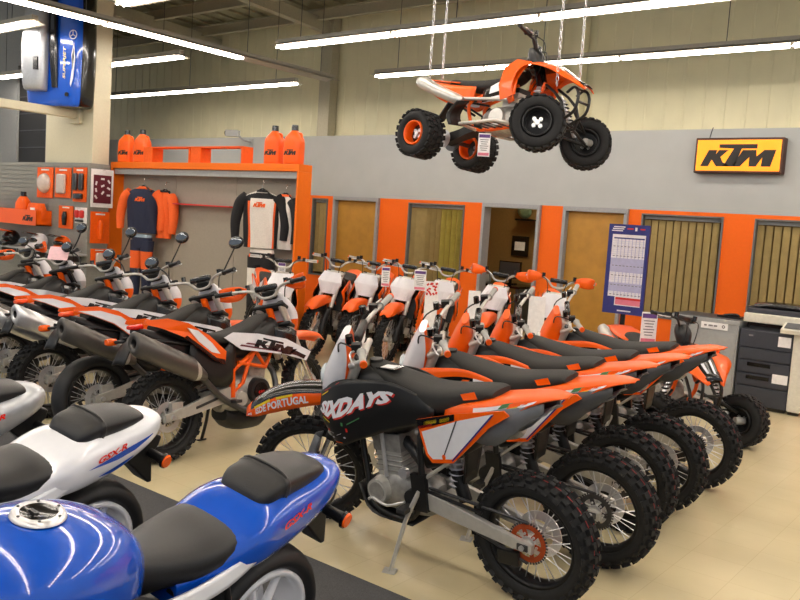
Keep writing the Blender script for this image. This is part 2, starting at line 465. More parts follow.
# ------------------------------------------------------------------ off-road bike
AX_P, AX_D = (1.115, 0, .97), (-.415, 0, .91)
def dirt_steer(a): return steer(AX_P, AX_D, a)
def dirt_bike(*a, **k):
    WARP.append(raise_top); t = dirt_bike_parts(*a, **k); WARP.clear()
    return t
def dirt_bike_parts(label, kind='enduro', six=False, ang=32, group=None, guard=None, tags=True, mask='white'):
    """x forward from the rear axle, y left, z up"""
    S = dirt_steer(ang)
    t = thing('dirt_bike', label, 'dirt bike', group=group)
    spoked_wheel(t, 'rear_wheel', (0,0,.335), .337, .135, .232, 'knob', disc_y=-.062, sprocket='sprocket_orange' if six else 'steel_dark', stripe=True)
    spoked_wheel(t, 'front_wheel', (1.475,0,.352), .354, .088, .268, 'knob', disc=.13, disc_y=.052, S=S)
    # frame
    g = G(); fc = 'black' if six else 'black'
    for s in (1, -1):
        g.tube([(1.10, s*.03, .80), (1.00, s*.07, .42), (.93, s*.10, .29), (.70, s*.11, .275), (.60, s*.12, .42), (.60, s*.12, .70), (.66, s*.08, .82), (1.09, s*.03, .92)], .017, fc, 8, 4)
        g.tube([(.64, s*.1, .76), (.40, s*.10, .84), (.06, s*.08, .96)], .011, 'alloy', 6, 3)
        g.tube([(.60, s*.11, .52), (.36, s*.105, .72), (.16, s*.09, .92)], .011, 'alloy', 6, 3)
        g.box((.60, s*.125, .46), (.09, .03, .20), 'black', rot=(0,.1,0))
    g.tube([(1.075,0,1.06),(1.165,0,.80)], .03, fc, 12, 1)
    part(g, 'frame', t)
    # engine
    g = G()
    g.body([(.56,.06,.46,.33,3),(.60,.09,.50,.29,3),(.75,.11,.52,.28,3),(.90,.10,.50,.28,3),(.97,.06,.44,.32,3)], 'engine_grey', 3, 16)
    g.cyl((.88,.09,.40), (.88,.145,.40), .075, 'alloy', .066, 20); g.cyl((.88,.145,.40), (.88,.15,.40), .05, 'engine_grey', n=20)
    g.cyl((.66,.09,.41), (.66,.13,.41), .05, 'engine_black', .045, 16)
    g.cyl((.80,-.09,.40), (.80,-.15,.40), .095, 'engine_grey', .09, 22)
    T = MX.Translation((.84,0,.60)) @ MX.Rotation(.12,4,'Y')
    g.box((0,0,-.04), (.17,.17,.17), 'alloy', M=T); g.box((0,0,.07), (.19,.19,.09), 'engine_grey', M=T); g.box((0,0,.135), (.15,.17,.05), 'engine_black', M=T)
    for k in range(5): g.box((0,0,-.09+k*.028), (.185,.185,.008), 'engine_grey', M=T)
    for yy in (-.06,0,.06): g.cyl(T @ V((.02,yy+.04,-.12)), T @ V((.02,yy+.04,.14)), .012, 'silver', n=8)
    g.cyl((.72,.09,.53), (.72,.12,.53), .03, 'silver', n=12)
    g.tube([(.62,.07,.60),(.70,.06,.66),(.76,.03,.68)], .03, 'engine_black', 10, 3)
    part(g, 'engine', t, bevel=.003)
    g = G(); g.tube([(.93,-.02,.62),(1.02,-.05,.56),(1.03,-.11,.46),(.92,-.14,.50),(.70,-.14,.66),(.52,-.13,.74)], .021, 'steel_dark', 10, 5); part(g, 'exhaust_pipe', t)
    g = G(); g.tube([(.52,-.13,.72),(.48,-.135,.73),(.20,-.15,.80),(.15,-.15,.81)], [.02,.05,.05,.03], 'engine_grey', 14, 3); part(g, 'muffler', t)
    g = G(); g.sheet([[(1.03,.12,.40),(1.04,0,.40),(1.03,-.12,.40)],[(.93,.13,.265),(.94,0,.255),(.93,-.13,.265)],[(.66,.12,.255),(.66,0,.25),(.66,-.12,.255)]], .006, 'black', 4, 3); part(g, 'skid_plate', t)
    # swingarm, chain
    g = G()
    for s in (1, -1):
        ys = s*.095
        def sec(x, y, z, w, h): return [(x, y-w, z-h), (x, y+w, z-h), (x, y+w, z+h), (x, y-w, z+h)]
        g.loft([sec(.64, s*.10, .43, .022, .045), sec(.45, s*.105, .405, .016, .046), sec(.2, s*.10, .365, .014, .036), sec(.06, s*.098, .343, .014, .03), sec(-.05, s*.098, .332, .014, .022)], 'alloy', smooth=False)
        g.box((-.0, s*.112, .335), (.06,.012,.034), 'steel_dark')
        g.cyl((0, s*.09, .335), (0, s*.128, .335), .014, 'silver', n=8)
    g.box((.5,0,.40), (.07,.2,.07), 'alloy')
    part(g, 'swingarm', t, bevel=.004)
    g = G(); y = .062
    g.tube([(.0,y,.44),(.30,y,.455),(.60,y,.465)], .0085, 'steel_dark', 6, 3); g.tube([(.0,y,.23),(.3,y,.31),(.60,y,.38)], .0085, 'steel_dark', 6, 3)
    part(g, 'chain', t)
    g = G(); g.box((.10,.064,.235), (.12,.035,.075), 'black', rot=(0,.1,0)); g.box((.40,.108,.455), (.34,.02,.014), 'black', rot=(0,-.08,0)); part(g, 'chain_guide', t, bevel=.005)
    g = G(); g.cyl((.40,0,.42), (.46,0,.58), .035, 'black', n=14)
    for k in range(7): g.lathe([(.03,-.006),(.043,0),(.03,.006)], 'white', 16, (.455-.0+.006*k*0,0,.50+.03*k), 'z')
    g.cyl((.455,0,.48), (.47,0,.74), .026, 'silver', n=12)
    part(g, 'shock_absorber', t)
    g = G(); g.body([(.60,.09,.84,.56,4),(.47,.11,.88,.62,4),(.30,.10,.90,.74,4),(.16,.07,.92,.84,4)], 'black', 3, 16); part(g, 'airbox', t)
    g = G(); g.sheet([[(.335,.07,.90),(.335,0,.92),(.335,-.07,.90)],[(.345,.075,.72),(.345,0,.72),(.345,-.075,.72)],[(.37,.06,.54),(.37,0,.54),(.37,-.06,.54)]], .008, 'black', 3, 3); part(g, 'mud_flap', t)
    # tank, shrouds
    g = G(); g.body([(.66,.08,.94,.78,3),(.80,.115,.985,.70,3),(.95,.12,1.01,.70,3),(1.06,.09,.985,.78,3),(1.12,.05,.93,.85,3)], 'black', 4, 18)
    g.cyl((.98,0,1.0), (.98,0,1.04), .04, 'black', .037, 16); part(g, 'fuel_tank', t)
    for mir in (False, True):
        g = G()
        if six:
            def mf(u, v):
                if v > .40: return 'black'
                return 'black'
        else:
            def mf(u, v):
                if v > .82 or u < .12: return 'orange'
                if u > .80: return 'white'
                return 'orange' if v < .30 else 'gloss_black'
        ev = g.sheet([[(1.18,.205,.72),(1.21,.215,.79),(1.235,.175,.87)], [(1.07,.215,.64),(1.10,.235,.76),(1.09,.185,.945)],
                      [(.95,.190,.69),(.95,.205,.81),(.94,.165,.97)], [(.78,.150,.755),(.77,.160,.86),(.77,.14,.975)], [(.52,.128,.83),(.50,.132,.88),(.54,.112,.92)]],
                     .008, 'black' if six else 'orange', 6, 6, mf, mir)
        if not mir:
            if six:
                g.text('SIXDAYS', lambda x, y: ev(.02+.76*x, .53+.06*x+.22*y, .006), 'white', .3, .06)
                g.text('SIXDAYS', lambda x, y: ev(.03+.76*x, .505+.06*x+.22*y, .003), 'red', .3, .06)
                for (a, b, c, d, m) in ((.08,.36,.38,.46,'green'),(.06,.20,.44,.49,'yellow'),(.40,.52,.40,.45,'green'),(.14,.40,.24,.34,'red'),(.16,.24,.27,.31,'white'),(.27,.33,.26,.30,'white'),(.18,.36,.12,.19,'white'),(.20,.30,.03,.08,'lens_orange'),(.02,.12,.86,.91,'yellow'),(.06,.26,.93,.97,'red'),(.03,.10,.55,.60,'yellow')):
                    g.add([tuple(ev(a,c,.003)), tuple(ev(b,c+.03,.003)), tuple(ev(b,d,.003)), tuple(ev(a,d-.03,.003))], [(0,1,2,3)], m)
            else:
                for k in range(9):
                    u0 = .20+.062*k; v0 = .40+.14*(k % 3)
                    g.add([tuple(ev(u0+.0,v0,.003)), tuple(ev(u0+.05,v0+.02,.003)), tuple(ev(u0+.075,v0+.10,.003)), tuple(ev(u0+.02,v0+.09,.003))], [(0,1,2,3)], 'orange' if kind == 'enduro' else 'white')
        part(g, 'tank_shroud', t)
    for s in (1, -1):
        g = G(); g.box((1.09, s*.13, .74), (.03,.10,.24), 'black', rot=(0,-.15,0)); part(g, 'radiator', t)
    # seat
    g = G()
    g.body([(.985,.045,1.03,.985,2.6),(.93,.075,1.025,.95,3),(.80,.105,1.0,.895,3.2),(.60,.125,.975,.85,3.4),(.46,.128,.985,.865,3.4),(.32,.115,1.01,.915,3.2),(.225,.10,1.022,.96,3),(.185,.085,1.015,.98,2.6)], 'seat', 4, 22)
    if tags or six:
        g.add([(.255,.109,.975),(.33,.120,.958),(.35,.117,.985),(.275,.106,1.008)], [(0,1,2,3)], 'lens_orange')
    part(g, 'seat', t)
    # rear fender with side panels
    g = G()
    def rowf(x, w, z, d): return [(x, w, z-d), (x, w*.8, z-.006), (x, 0, z), (x, -w*.8, z-.006), (x, -w, z-d)]
    def mfr(u, v): return 'white' if (.25 < u < .62 and (v < .16 or v > .84)) else 'orange'
    ev = g.sheet([rowf(.44,.13,.92,.06), rowf(.30,.145,.955,.085), rowf(.16,.135,.99,.09), rowf(.02,.118,1.025,.06), rowf(-.09,.095,1.045,.022), rowf(-.185,.03,1.052,.005)], .008, 'orange', 4, 3, mfr)
    if six or kind == 'enduro':
        for a, b, c, d, m in ((.40,.56,.04,.10,'yellow'),(.50,.66,.10,.17,'lens_orange'),(.34,.48,.02,.06,'white'),(.58,.72,.05,.12,'white'),(.44,.52,.12,.18,'green')):
            g.add([tuple(ev(a,c,.004)), tuple(ev(b,c,.004)), tuple(ev(b+.03,d,.004)), tuple(ev(a+.03,d,.004))], [(0,1,2,3)], m)
    part(g, 'rear_fender', t)
    lc = 'mid_grey' if six else 'dark_grey'
    g = G(); g.sheet([[(.30,.128,.80),(.27,.132,.91)],[(.14,.13,.80),(.12,.134,.955)],[(.0,.112,.90),(-.01,.112,.99)],[(-.09,.085,.965),(-.09,.085,1.01)]], .012, lc, 3, 2)
    g.sheet([[(.30,.128,.80),(.27,.132,.91)],[(.14,.13,.80),(.12,.134,.955)],[(.0,.112,.90),(-.01,.112,.99)],[(-.09,.085,.965),(-.09,.085,1.01)]], .012, lc, 3, 2, mirror=True)
    g.sheet([[(.16,.12,.80),(.16,0,.86),(.16,-.12,.80)],[(.0,.11,.905),(.0,0,.93),(.0,-.11,.905)],[(-.10,.08,.965),(-.10,0,.985),(-.10,-.08,.965)]], .006, lc, 3, 3)
    part(g, 'fender_liner', t)
    if kind == 'enduro':
        g = G(); pass
    for mir in (False, True):
        g = G()
        def mfp(u, v):
            if v < .12 or u > .9: return 'orange'
            return 'white'
        sg = -1 if mir else 1
        fn = lambda u, v, w: (u, sg*(.138+.02*(.6-u)+w), v)
        g.plate([(.60,.835),(.35,.90),(.08,.965),(.05,.945),(.16,.875),(.37,.685),(.50,.655),(.54,.69)], .010, 'orange', fn)
        g.plate([(.565,.79),(.335,.875),(.135,.94),(.375,.705),(.495,.677),(.525,.70)], .012, 'white', fn)
        if not mir:
            pf = lambda u, v: fn(u, v, .0135)
            def quad4(pts, m): g.add([pf(*p) for p in pts], [(0,1,2,3)], m)
            quad4([(.425,.70),(.432,.70),(.352,.872),(.343,.874)], 'dark_grey'); quad4([(.145,.932),(.375,.700),(.372,.693),(.13,.936)], 'indigo')
            quad4([(.60,.835),(.36,.898),(.36,.872),(.58,.80)], 'gloss_black'); quad4([(.55,.835),(.47,.86),(.47,.845),(.55,.82)], 'yellow'); quad4([(.45,.862),(.39,.88),(.39,.865),(.45,.848)], 'yellow'); quad4([(.585,.81),(.50,.835),(.50,.825),(.58,.80)], 'red')
            g.add([pf(.425+.012*math.cos(a), .705+.014*math.sin(a)) for a in [k*.785 for k in range(8)]], [tuple(range(8))], 'lens_orange')
        part(g, 'side_panel', t)
    # stand, pegs, shifter
    g = G(); g.tube([(.60,.13,.47),(.66,.18,.30),(.70,.262,.045)], [.014,.012,.011], 'alloy', 8, 2); g.box((.705,.264,.04), (.07,.05,.012), 'alloy', rot=(-.14,0,.3)); part(g, 'kickstand', t)
    for s in (1, -1):
        g = G(); g.box((.66, s*.17, .37), (.055,.10,.022), 'steel_dark'); g.cyl((.64, s*.12,.38),(.64, s*.14,.38), .02, 'steel_dark', n=8); part(g, 'footpeg', t)
    g = G(); g.tube([(.70,.13,.38),(.80,.16,.345),(.90,.155,.36),(.91,.18,.36)], .008, 'silver', 6, 3); part(g, 'shift_lever', t)
    # front end
    fork(t, S, (1.075, 1.075), (1.445, .352), .10, 'alloy', 'chrome', .40)
    for s in (1, -1):
        g = G(); yy = s*.10
        g.sheet([[(1.485, yy-.035, .34), (1.51, yy, .34), (1.485, yy+.035, .34)], [(1.435, yy-.042, .48), (1.468, yy, .49), (1.435, yy+.042, .48)], [(1.35, yy-.038, .65), (1.385, yy, .66), (1.35, yy+.038, .65)]], .006, 'mid_grey' if six else ('orange' if kind == 'enduro' else 'black'), 4, 4)
        part(g, 'fork_guard', t, S)
    g = G()
    for x, z in ((1.155,.90),(1.085,1.06)):
        g.rbox((x, 0, z), (.10,.27,.035), 'alloy', .015, (0,.43,0))
    part(g, 'triple_clamp', t, S)
    g = G()
    def rw(x, w, z, d): return [(x, w, z-d), (x, w*.82, z-.012), (x, w*.3, z+.008), (x, -w*.3, z+.008), (x, -w*.82, z-.012), (x, -w, z-d)]
    def mff(u, v):
        if six: return 'orange' if (v < .2 or v > .8 or u > .88 or u < .1) else 'gloss_black'
        return 'orange'
    ev = g.sheet([rw(1.80,.05,.765,.015), rw(1.74,.08,.805,.05), rw(1.64,.088,.85,.075), rw(1.50,.09,.878,.08), rw(1.36,.09,.88,.065), rw(1.22,.085,.865,.05), rw(1.10,.085,.80,.05), rw(1.01,.09,.73,.045)], .006, 'orange', 3, 3, mff)
    if six:
        g.text('ISDE PORTUGAL', lambda x, y: ev(.17+.36*x, .05+.11*y, .004), 'white', 0, .035)
        for a, b, c, d, m in ((.16,.30,.17,.21,'yellow'),(.02,.10,.03,.16,'red'),(.05,.12,.05,.12,'white'),(.34,.44,.17,.2,'yellow')):
            g.add([tuple(ev(a,c,.005)), tuple(ev(b,c,.005)), tuple(ev(b,d,.005)), tuple(ev(a,d,.005))], [(0,1,2,3)], m)
    if kind != 'enduro': g.v = [(x-.06, y, z-.09) for x, y, z in g.v]
    part(g, 'front_fender', t, S)
    g = G()
    if kind == 'enduro':
        def mm(u, v): return 'orange' if (u < .30 or .27 < v < .73) else mask
        g.body([(.79,.03,.09,-.09,3,1.275),(.86,.075,.12,-.12,3,1.245),(.97,.085,.135,-.135,3,1.21),(1.08,.065,.12,-.12,3,1.175),(1.19,.022,.085,-.085,3,1.15)], mask, 4, 20, 'z', mm)
        g.ell((1.30,0,.94), (.025,.075,.055), 'glass_clear', 8)
        part(g, 'headlight_mask', t, S)
    else:
        def mm2(u, v): return 'white'
        rows = []
        for z, w, x in ((.82,.10,1.27),(.95,.172,1.245),(1.075,.115,1.20)):
            rows.append([(x-.035, -w, z), (x, -w*.55, z), (x+.014, 0, z), (x, w*.55, z), (x-.035, w, z)])
        ev = g.sheet(rows, .006, 'white', 1, 2, mm2, smooth=False)
        g.add([tuple(ev(.20,.12,.004)), tuple(ev(.22,.42,.004)), tuple(ev(.26,.42,.004)), tuple(ev(.36,.08,.004))], [(0,1,2,3)], 'gloss_black')
        g.tube([tuple(ev(.95,.5,.004)), tuple(ev(.3,.5,.01))], .004, 'black', 5, 1)
        part(g, 'number_plate', t, S)
    handlebar(t, S, 1.065, 1.12 if kind == 'enduro' else 1.15, .405, (.97, 1.21 if kind == 'enduro' else 1.25), 'black' if six else 'gloss_black', guard)
    return t
# ------------------------------------------------------------------ street-legal single
SM_P, SM_D = (1.13, 0, .98), (-.44, 0, .90)
def street_single(label, rear='knob', tail='orange', ang=20, front='knob', twin=False, grey=False, painted_glow=False, mirrors=True, group=None):
    S = steer(SM_P, SM_D, ang)
    t = thing('street_motorcycle', label, 'motorcycle', group=group)
    kw = .145 if rear == 'knob' else .165
    spoked_wheel(t, 'rear_wheel', (0,0,.325), .327, kw, .228, rear, disc=.11, disc_y=-.07, sprocket='steel_dark', rubber='rubber' if rear == 'knob' else 'street_rubber')
    spoked_wheel(t, 'front_wheel', (1.48,0,.34), .342, .095 if front == 'knob' else .12, .262 if front == 'knob' else .235, front, disc=.15, disc_y=-.06, S=S)
    pc = 'silver_paint' if grey else 'orange'
    g = G()
    for s in (1, -1):
        y = s*.125
        g.tube([(1.08, s*.04, .94), (.80, y, .74), (.56, y, .60)], .017, 'orange', 8, 1)
        g.tube([(1.10, s*.04, .80), (.90, y, .60), (.62, y, .66)], .017, 'orange', 8, 1)
        g.tube([(.80, y, .74), (.90, y, .60)], .014, 'orange', 8, 1)
        g.tube([(.80, y, .74), (.72, y, .64), (.66, y, .50), (.56, y, .44)], .016, 'orange', 8, 1)
        g.tube([(.56, y, .62), (.55, y, .40)], .024, 'orange', 8, 1)
        g.tube([(.58, s*.11, .74), (.25, s*.11, .82), (-.25, s*.08, .90)], .013, 'black', 8, 3)
        g.tube([(.55, s*.12, .50), (.20, s*.11, .80)], .012, 'black', 8, 1)
    g.tube([(1.08,0,1.06),(1.17,0,.80)], .03, 'orange', 12, 1)
    part(g, 'frame', t)
    g = G()
    g.body([(.50,.07,.50,.30,3),(.56,.11,.54,.26,3),(.75,.135,.56,.25,3),(.92,.12,.53,.26,3),(1.0,.07,.46,.30,3)], 'engine_grey', 3, 16)
    g.cyl((.80,-.10,.42), (.80,-.175,.42), .105, 'engine_black', .098, 24); g.cyl((.80,-.175,.42), (.80,-.18,.42), .07, 'gloss_black', n=20)
    g.cyl((.80,.10,.42), (.80,.16,.42), .095, 'engine_black', .09, 24); g.cyl((.63,-.10,.38), (.63,-.15,.38), .06, 'alloy', .055, 18)
    T = MX.Translation((.86,0,.64)) @ MX.Rotation(.15,4,'Y')
    g.box((0,0,-.03), (.17,.17,.18), 'engine_grey', M=T); g.box((0,0,.10), (.19,.19,.10), 'engine_black', M=T)
    g.text('690', lambda x, y: (.77+.06*x, -.1815, .405+.025*y), 'red', .1, .02) if not grey else None
    part(g, 'engine', t, bevel=.004)
    g = G(); g.tube([(.96,-.03,.66),(1.05,-.06,.52),(.98,-.13,.32),(.72,-.16,.27),(.45,-.15,.40),(.22,-.17,.60)], .024, 'steel_dark', 10, 5); part(g, 'exhaust_pipe', t)
    for sy in ((-.20,.20) if twin else (-.20,)):
        g = G(); m = 'silver' if twin else 'carbon'
        def rg(x, z, a, b): 
            return [(x-.35*b*math.sin(q)*0, sy+a*math.cos(q), z+b*math.sin(q)) for q in [2*math.pi*k/20 for k in range(20)]]
        path = [(.24,.60,.030,.032),(.17,.64,.055,.066),(.13,.66,.066,.088),(-.10,.765,.068,.092),(-.34,.875,.066,.088),(-.36,.884,.05,.066),(-.35,.88,.028,.03),(-.30,.855,.024,.026)]
        g.loft([rg(*p) for p in path], m, True, True, True, (lambda u, v: 'black' if u > .80 else ('alloy' if .0 < u < .2 else m)))
        part(g, 'muffler', t)
    g = G()
    for s in (1, -1):
        ys = s*.11
        def sec(x, y, z, w, h): return [(x, y-w, z-h), (x, y+w, z-h), (x, y+w, z+h), (x, y-w, z+h)]
        g.loft([sec(.60, ys, .44, .026, .05), sec(.40, ys, .41, .02, .056), sec(.15, ys, .355, .017, .040), sec(-.06, ys, .322, .016, .028)], 'alloy', smooth=False)
        g.box((.33, s*.132, .395), (.26,.006,.02), 'steel_dark', rot=(0,-.22,0)); g.cyl((0,s*.10,.325),(0,s*.145,.325), .018, 'silver', n=8)
    g.box((.46,0,.41), (.08,.2,.08), 'alloy')
    g.box((.06,-.085,.39), (.10,.04,.07), 'alloy')
    part(g, 'swingarm', t, bevel=.005)
    g = G(); y = .06
    g.tube([(0,y,.42),(.30,y,.44),(.60,y,.47)], .009, 'steel_dark', 6, 3); g.tube([(0,y,.23),(.3,y,.31),(.60,y,.39)], .009, 'steel_dark', 6, 3); part(g, 'chain', t)
    # tank shroud: natural side is the right (-y)
    g = G(); g.body([(.55,.10,.84,.70,3),(.72,.12,.88,.68,3),(.92,.14,.97,.68,3),(1.05,.11,.99,.72,3),(1.13,.05,.95,.85,3)], 'black', 4, 18); part(g, 'fuel_tank', t)
    sc = 'silver_paint' if grey else 'white'
    for mir in (False, True):
        g = G()
        sg = 1 if mir else -1
        fn = lambda u, v, w: (u, sg*(.155+.05*(u-.48)-.10*(v-.76)+w), v)
        g.plate([(.47,.86),(.56,.895),(.80,.87),(1.08,.81),(1.33,.69),(1.27,.62),(1.04,.69),(.62,.76)], .012, sc, fn)
        ev = lambda u, v, o: fn(u, v, .012+o)
        if not mir and not grey:
            g.ktm(lambda x, y: ev(.74+.40*x-.0*y, .775+.085*y-.10*x, .002), 'gloss_black')
            for q in ([(.60,.79),(1.05,.70),(1.04,.708),(.62,.80)],[(.66,.80),(.9,.76),(.9,.768),(.68,.81)],[(.9,.74),(1.22,.655),(1.22,.665),(.92,.75)]):
                g.add([ev(u, v, .002) for u, v in q], [(0,1,2,3)], 'maroon')
            for q in ([(1.10,.70),(1.24,.635),(1.27,.66),(1.14,.72)],[(1.0,.70),(1.10,.68),(1.18,.72),(1.06,.73)]): g.add([ev(u, v, .003) for u, v in q], [(0,1,2,3)], 'gloss_black')
        part(g, 'tank_shroud', t)
        g = G(); g.sheet([[(1.02,-.13,.78),(1.02,-.12,.92)],[(1.14,-.15,.66),(1.16,-.14,.90)],[(1.24,-.13,.62),(1.26,-.13,.86)]], .01, 'gloss_black', 4, 4, (lambda u, v: 'orange' if (.4 < v < .55) else 'gloss_black'), mir); part(g, 'radiator_cover', t)
    g = G()
    g.body([(1.02,.05,1.02,.97,2.6),(.94,.08,1.01,.92,3),(.78,.115,.945,.85,3.2),(.60,.14,.90,.81,3.4),(.42,.145,.90,.81,3.4),(.20,.135,.945,.84,3.2),(.02,.11,.985,.91,3),(-.05,.07,.985,.94,2.6)], 'seat', 4, 22); part(g, 'seat', t)
    for mir in (False, True):
        g = G()
        def mfp(u, v):
            if tail == 'white': return 'orange' if v > .80 else ('white' if u > .2 else 'gloss_black')
            if grey: return 'silver_paint'
            if .45 < u < .95 and .28 < v < .74: return 'white'
            return 'orange' if v > .12 else 'gloss_black'
        sg = 1 if mir else -1
        fn = lambda u, v, w: (u, sg*(.155-.16*max(0,.12-u)**1.0*.8-.06*(v-.8)+w), v)
        out = [(-.20,1.0),(-.19,1.025),(-.02,1.03),(.14,.99),(.32,.89),(.47,.76),(.45,.665),(.36,.70),(.24,.79),(.10,.89),(-.06,.96)]
        g.plate(out, .014, 'silver_paint' if grey else 'orange', fn)
        if tail == 'white': g.plate([(-.17,1.0),(.0,.995),(.16,.945),(.32,.83),(.44,.72),(.44,.675),(.36,.705),(.24,.795),(.10,.895),(-.06,.962)], .017, 'white', fn); g.plate([(.30,.79),(.44,.70),(.44,.675),(.36,.705)], .019, 'gloss_black', fn)
        elif not grey: g.plate([(.13,.955),(.22,.93),(.34,.83),(.41,.745),(.33,.765),(.22,.85)], .017, 'white', fn); g.plate([(.45,.70),(.45,.665),(.36,.70),(.24,.79),(.10,.89),(.12,.90),(.26,.80),(.37,.72)], .018, 'gloss_black', fn)
        part(g, 'tail_panel', t)
        g = G(); g.sheet([[(.16,-.13,.76),(.18,-.13,.84)],[(.34,-.150,.52),(.40,-.150,.74)],[(.50,-.155,.50),(.56,-.150,.85)],[(.60,-.13,.60),(.60,-.13,.84)]], .012, 'black', 4, 3, None, mir); part(g, 'side_cover', t)
    g = G(); g.body([(.30,.09,.88,.60,3),(.10,.09,.90,.72,3),(-.08,.08,.95,.84,3),(-.20,.06,.98,.92,3)], 'black', 3, 14)
    g.sheet([[(-.16,-.07,.93),(-.16,0,.94),(-.16,.07,.93)],[(-.27,-.07,.84),(-.27,0,.85),(-.27,.07,.84)],[(-.34,-.07,.72),(-.34,0,.73),(-.34,.07,.72)]], .01, 'black', 3, 3)
    part(g, 'rear_mudguard', t)
    g = G(); g.body([(-.17,.06,1.0,.955,3),(-.23,.05,.995,.96,3),(-.245,.03,.985,.965,3)], 'painted_tail_glow' if painted_glow else 'lens_red', 3, 14); part(g, 'tail_light', t)
    for s in (1, -1):
        g = G(); g.cyl((-.24, s*.05, .88), (-.26, s*.15, .875), .012, 'black', n=8)
        g.body([(-.245,.026,.90,.852,3),(-.295,.030,.903,.850,3),(-.315,.022,.895,.857,3)], 'lens_orange', 3, 12)
        k = (2*3+1)*12+2*13
        g.v[-k:] = [(a, b+s*.175, c) for a, b, c in g.v[-k:]]
        part(g, 'turn_signal', t)
    g = G(); g.tube([(.55,.14,.36),(.56,.20,.20),(.56,.27,.04)], .013, 'black', 8, 2); g.box((.56,.27,.04), (.06,.05,.012), 'black', rot=(-.14,0,0)); part(g, 'kickstand', t)
    g = G(); g.body([(.52,.09,.32,.22,3),(.62,.12,.30,.14,3),(.85,.12,.30,.13,3),(.98,.08,.38,.22,3)], 'black', 3, 16); part(g, 'skid_plate', t)
    for s in (1, -1):
        g = G(); g.box((.52, s*.19, .38), (.055,.10,.022), 'steel_dark'); part(g, 'footpeg', t)
    fork(t, S, (1.085, 1.08), (1.45, .34), .105, 'alloy' if not grey else 'gloss_black', 'chrome', .38)
    g = G()
    for x, z in ((1.165,.90),(1.10,1.06)): g.rbox((x,0,z), (.10,.29,.035), 'black', .015, (0,.43,0))
    part(g, 'triple_clamp', t, S)
    g = G()
    def rw(x, w, z, d): return [(x, w, z-d), (x, w*.8, z-.012), (x, 0, z+.008), (x, -w*.8, z-.012), (x, -w, z-d)]
    g.sheet([rw(1.92,.05,.77,.02), rw(1.78,.085,.825,.05), rw(1.55,.09,.85,.06), rw(1.36,.09,.84,.05), rw(1.18,.085,.80,.04), rw(1.03,.08,.71,.04)], .006, pc, 4, 4); part(g, 'front_fender', t, S)
    g = G()
    def mm(u, v): return pc if u < .35 or (.2 < v < .3) else 'white'
    g.body([(.82,.03,.08,-.08,3,1.25),(.89,.06,.13,-.13,3,1.265),(1.0,.075,.145,-.145,3,1.25),(1.10,.055,.12,-.12,3,1.21),(1.18,.02,.07,-.07,3,1.17)], sc, 4, 20, 'z', mm)
    g.ell((1.315,0,.97), (.025,.085,.065), 'glass_clear', 8); part(g, 'headlight_mask', t, S)
    h = handlebar(t, S, 1.075, 1.15, .40, (.96, 1.23), 'gloss_black', 'orange' if not mirrors else None, 'black', 'alloy')
    if mirrors:
        for s in (1, -1):
            g = G(); g.tube([(1.02, s*.26, 1.23),(1.06, s*.32, 1.34),(1.04, s*.40, 1.42)], .007, 'black', 6, 4)
            g.ell((1.03, s*.43, 1.46), (.022,.075,.055), 'black', 8); g.ell((1.014, s*.43, 1.46), (.010,.064,.045), 'mirror', 8); g.obj('mirror', h)
    g = G(); g.rbox((1.12,0,1.17), (.05,.12,.08), 'black', .012, (0,-.5,0)); part(g, 'dashboard', t, S)
    return t

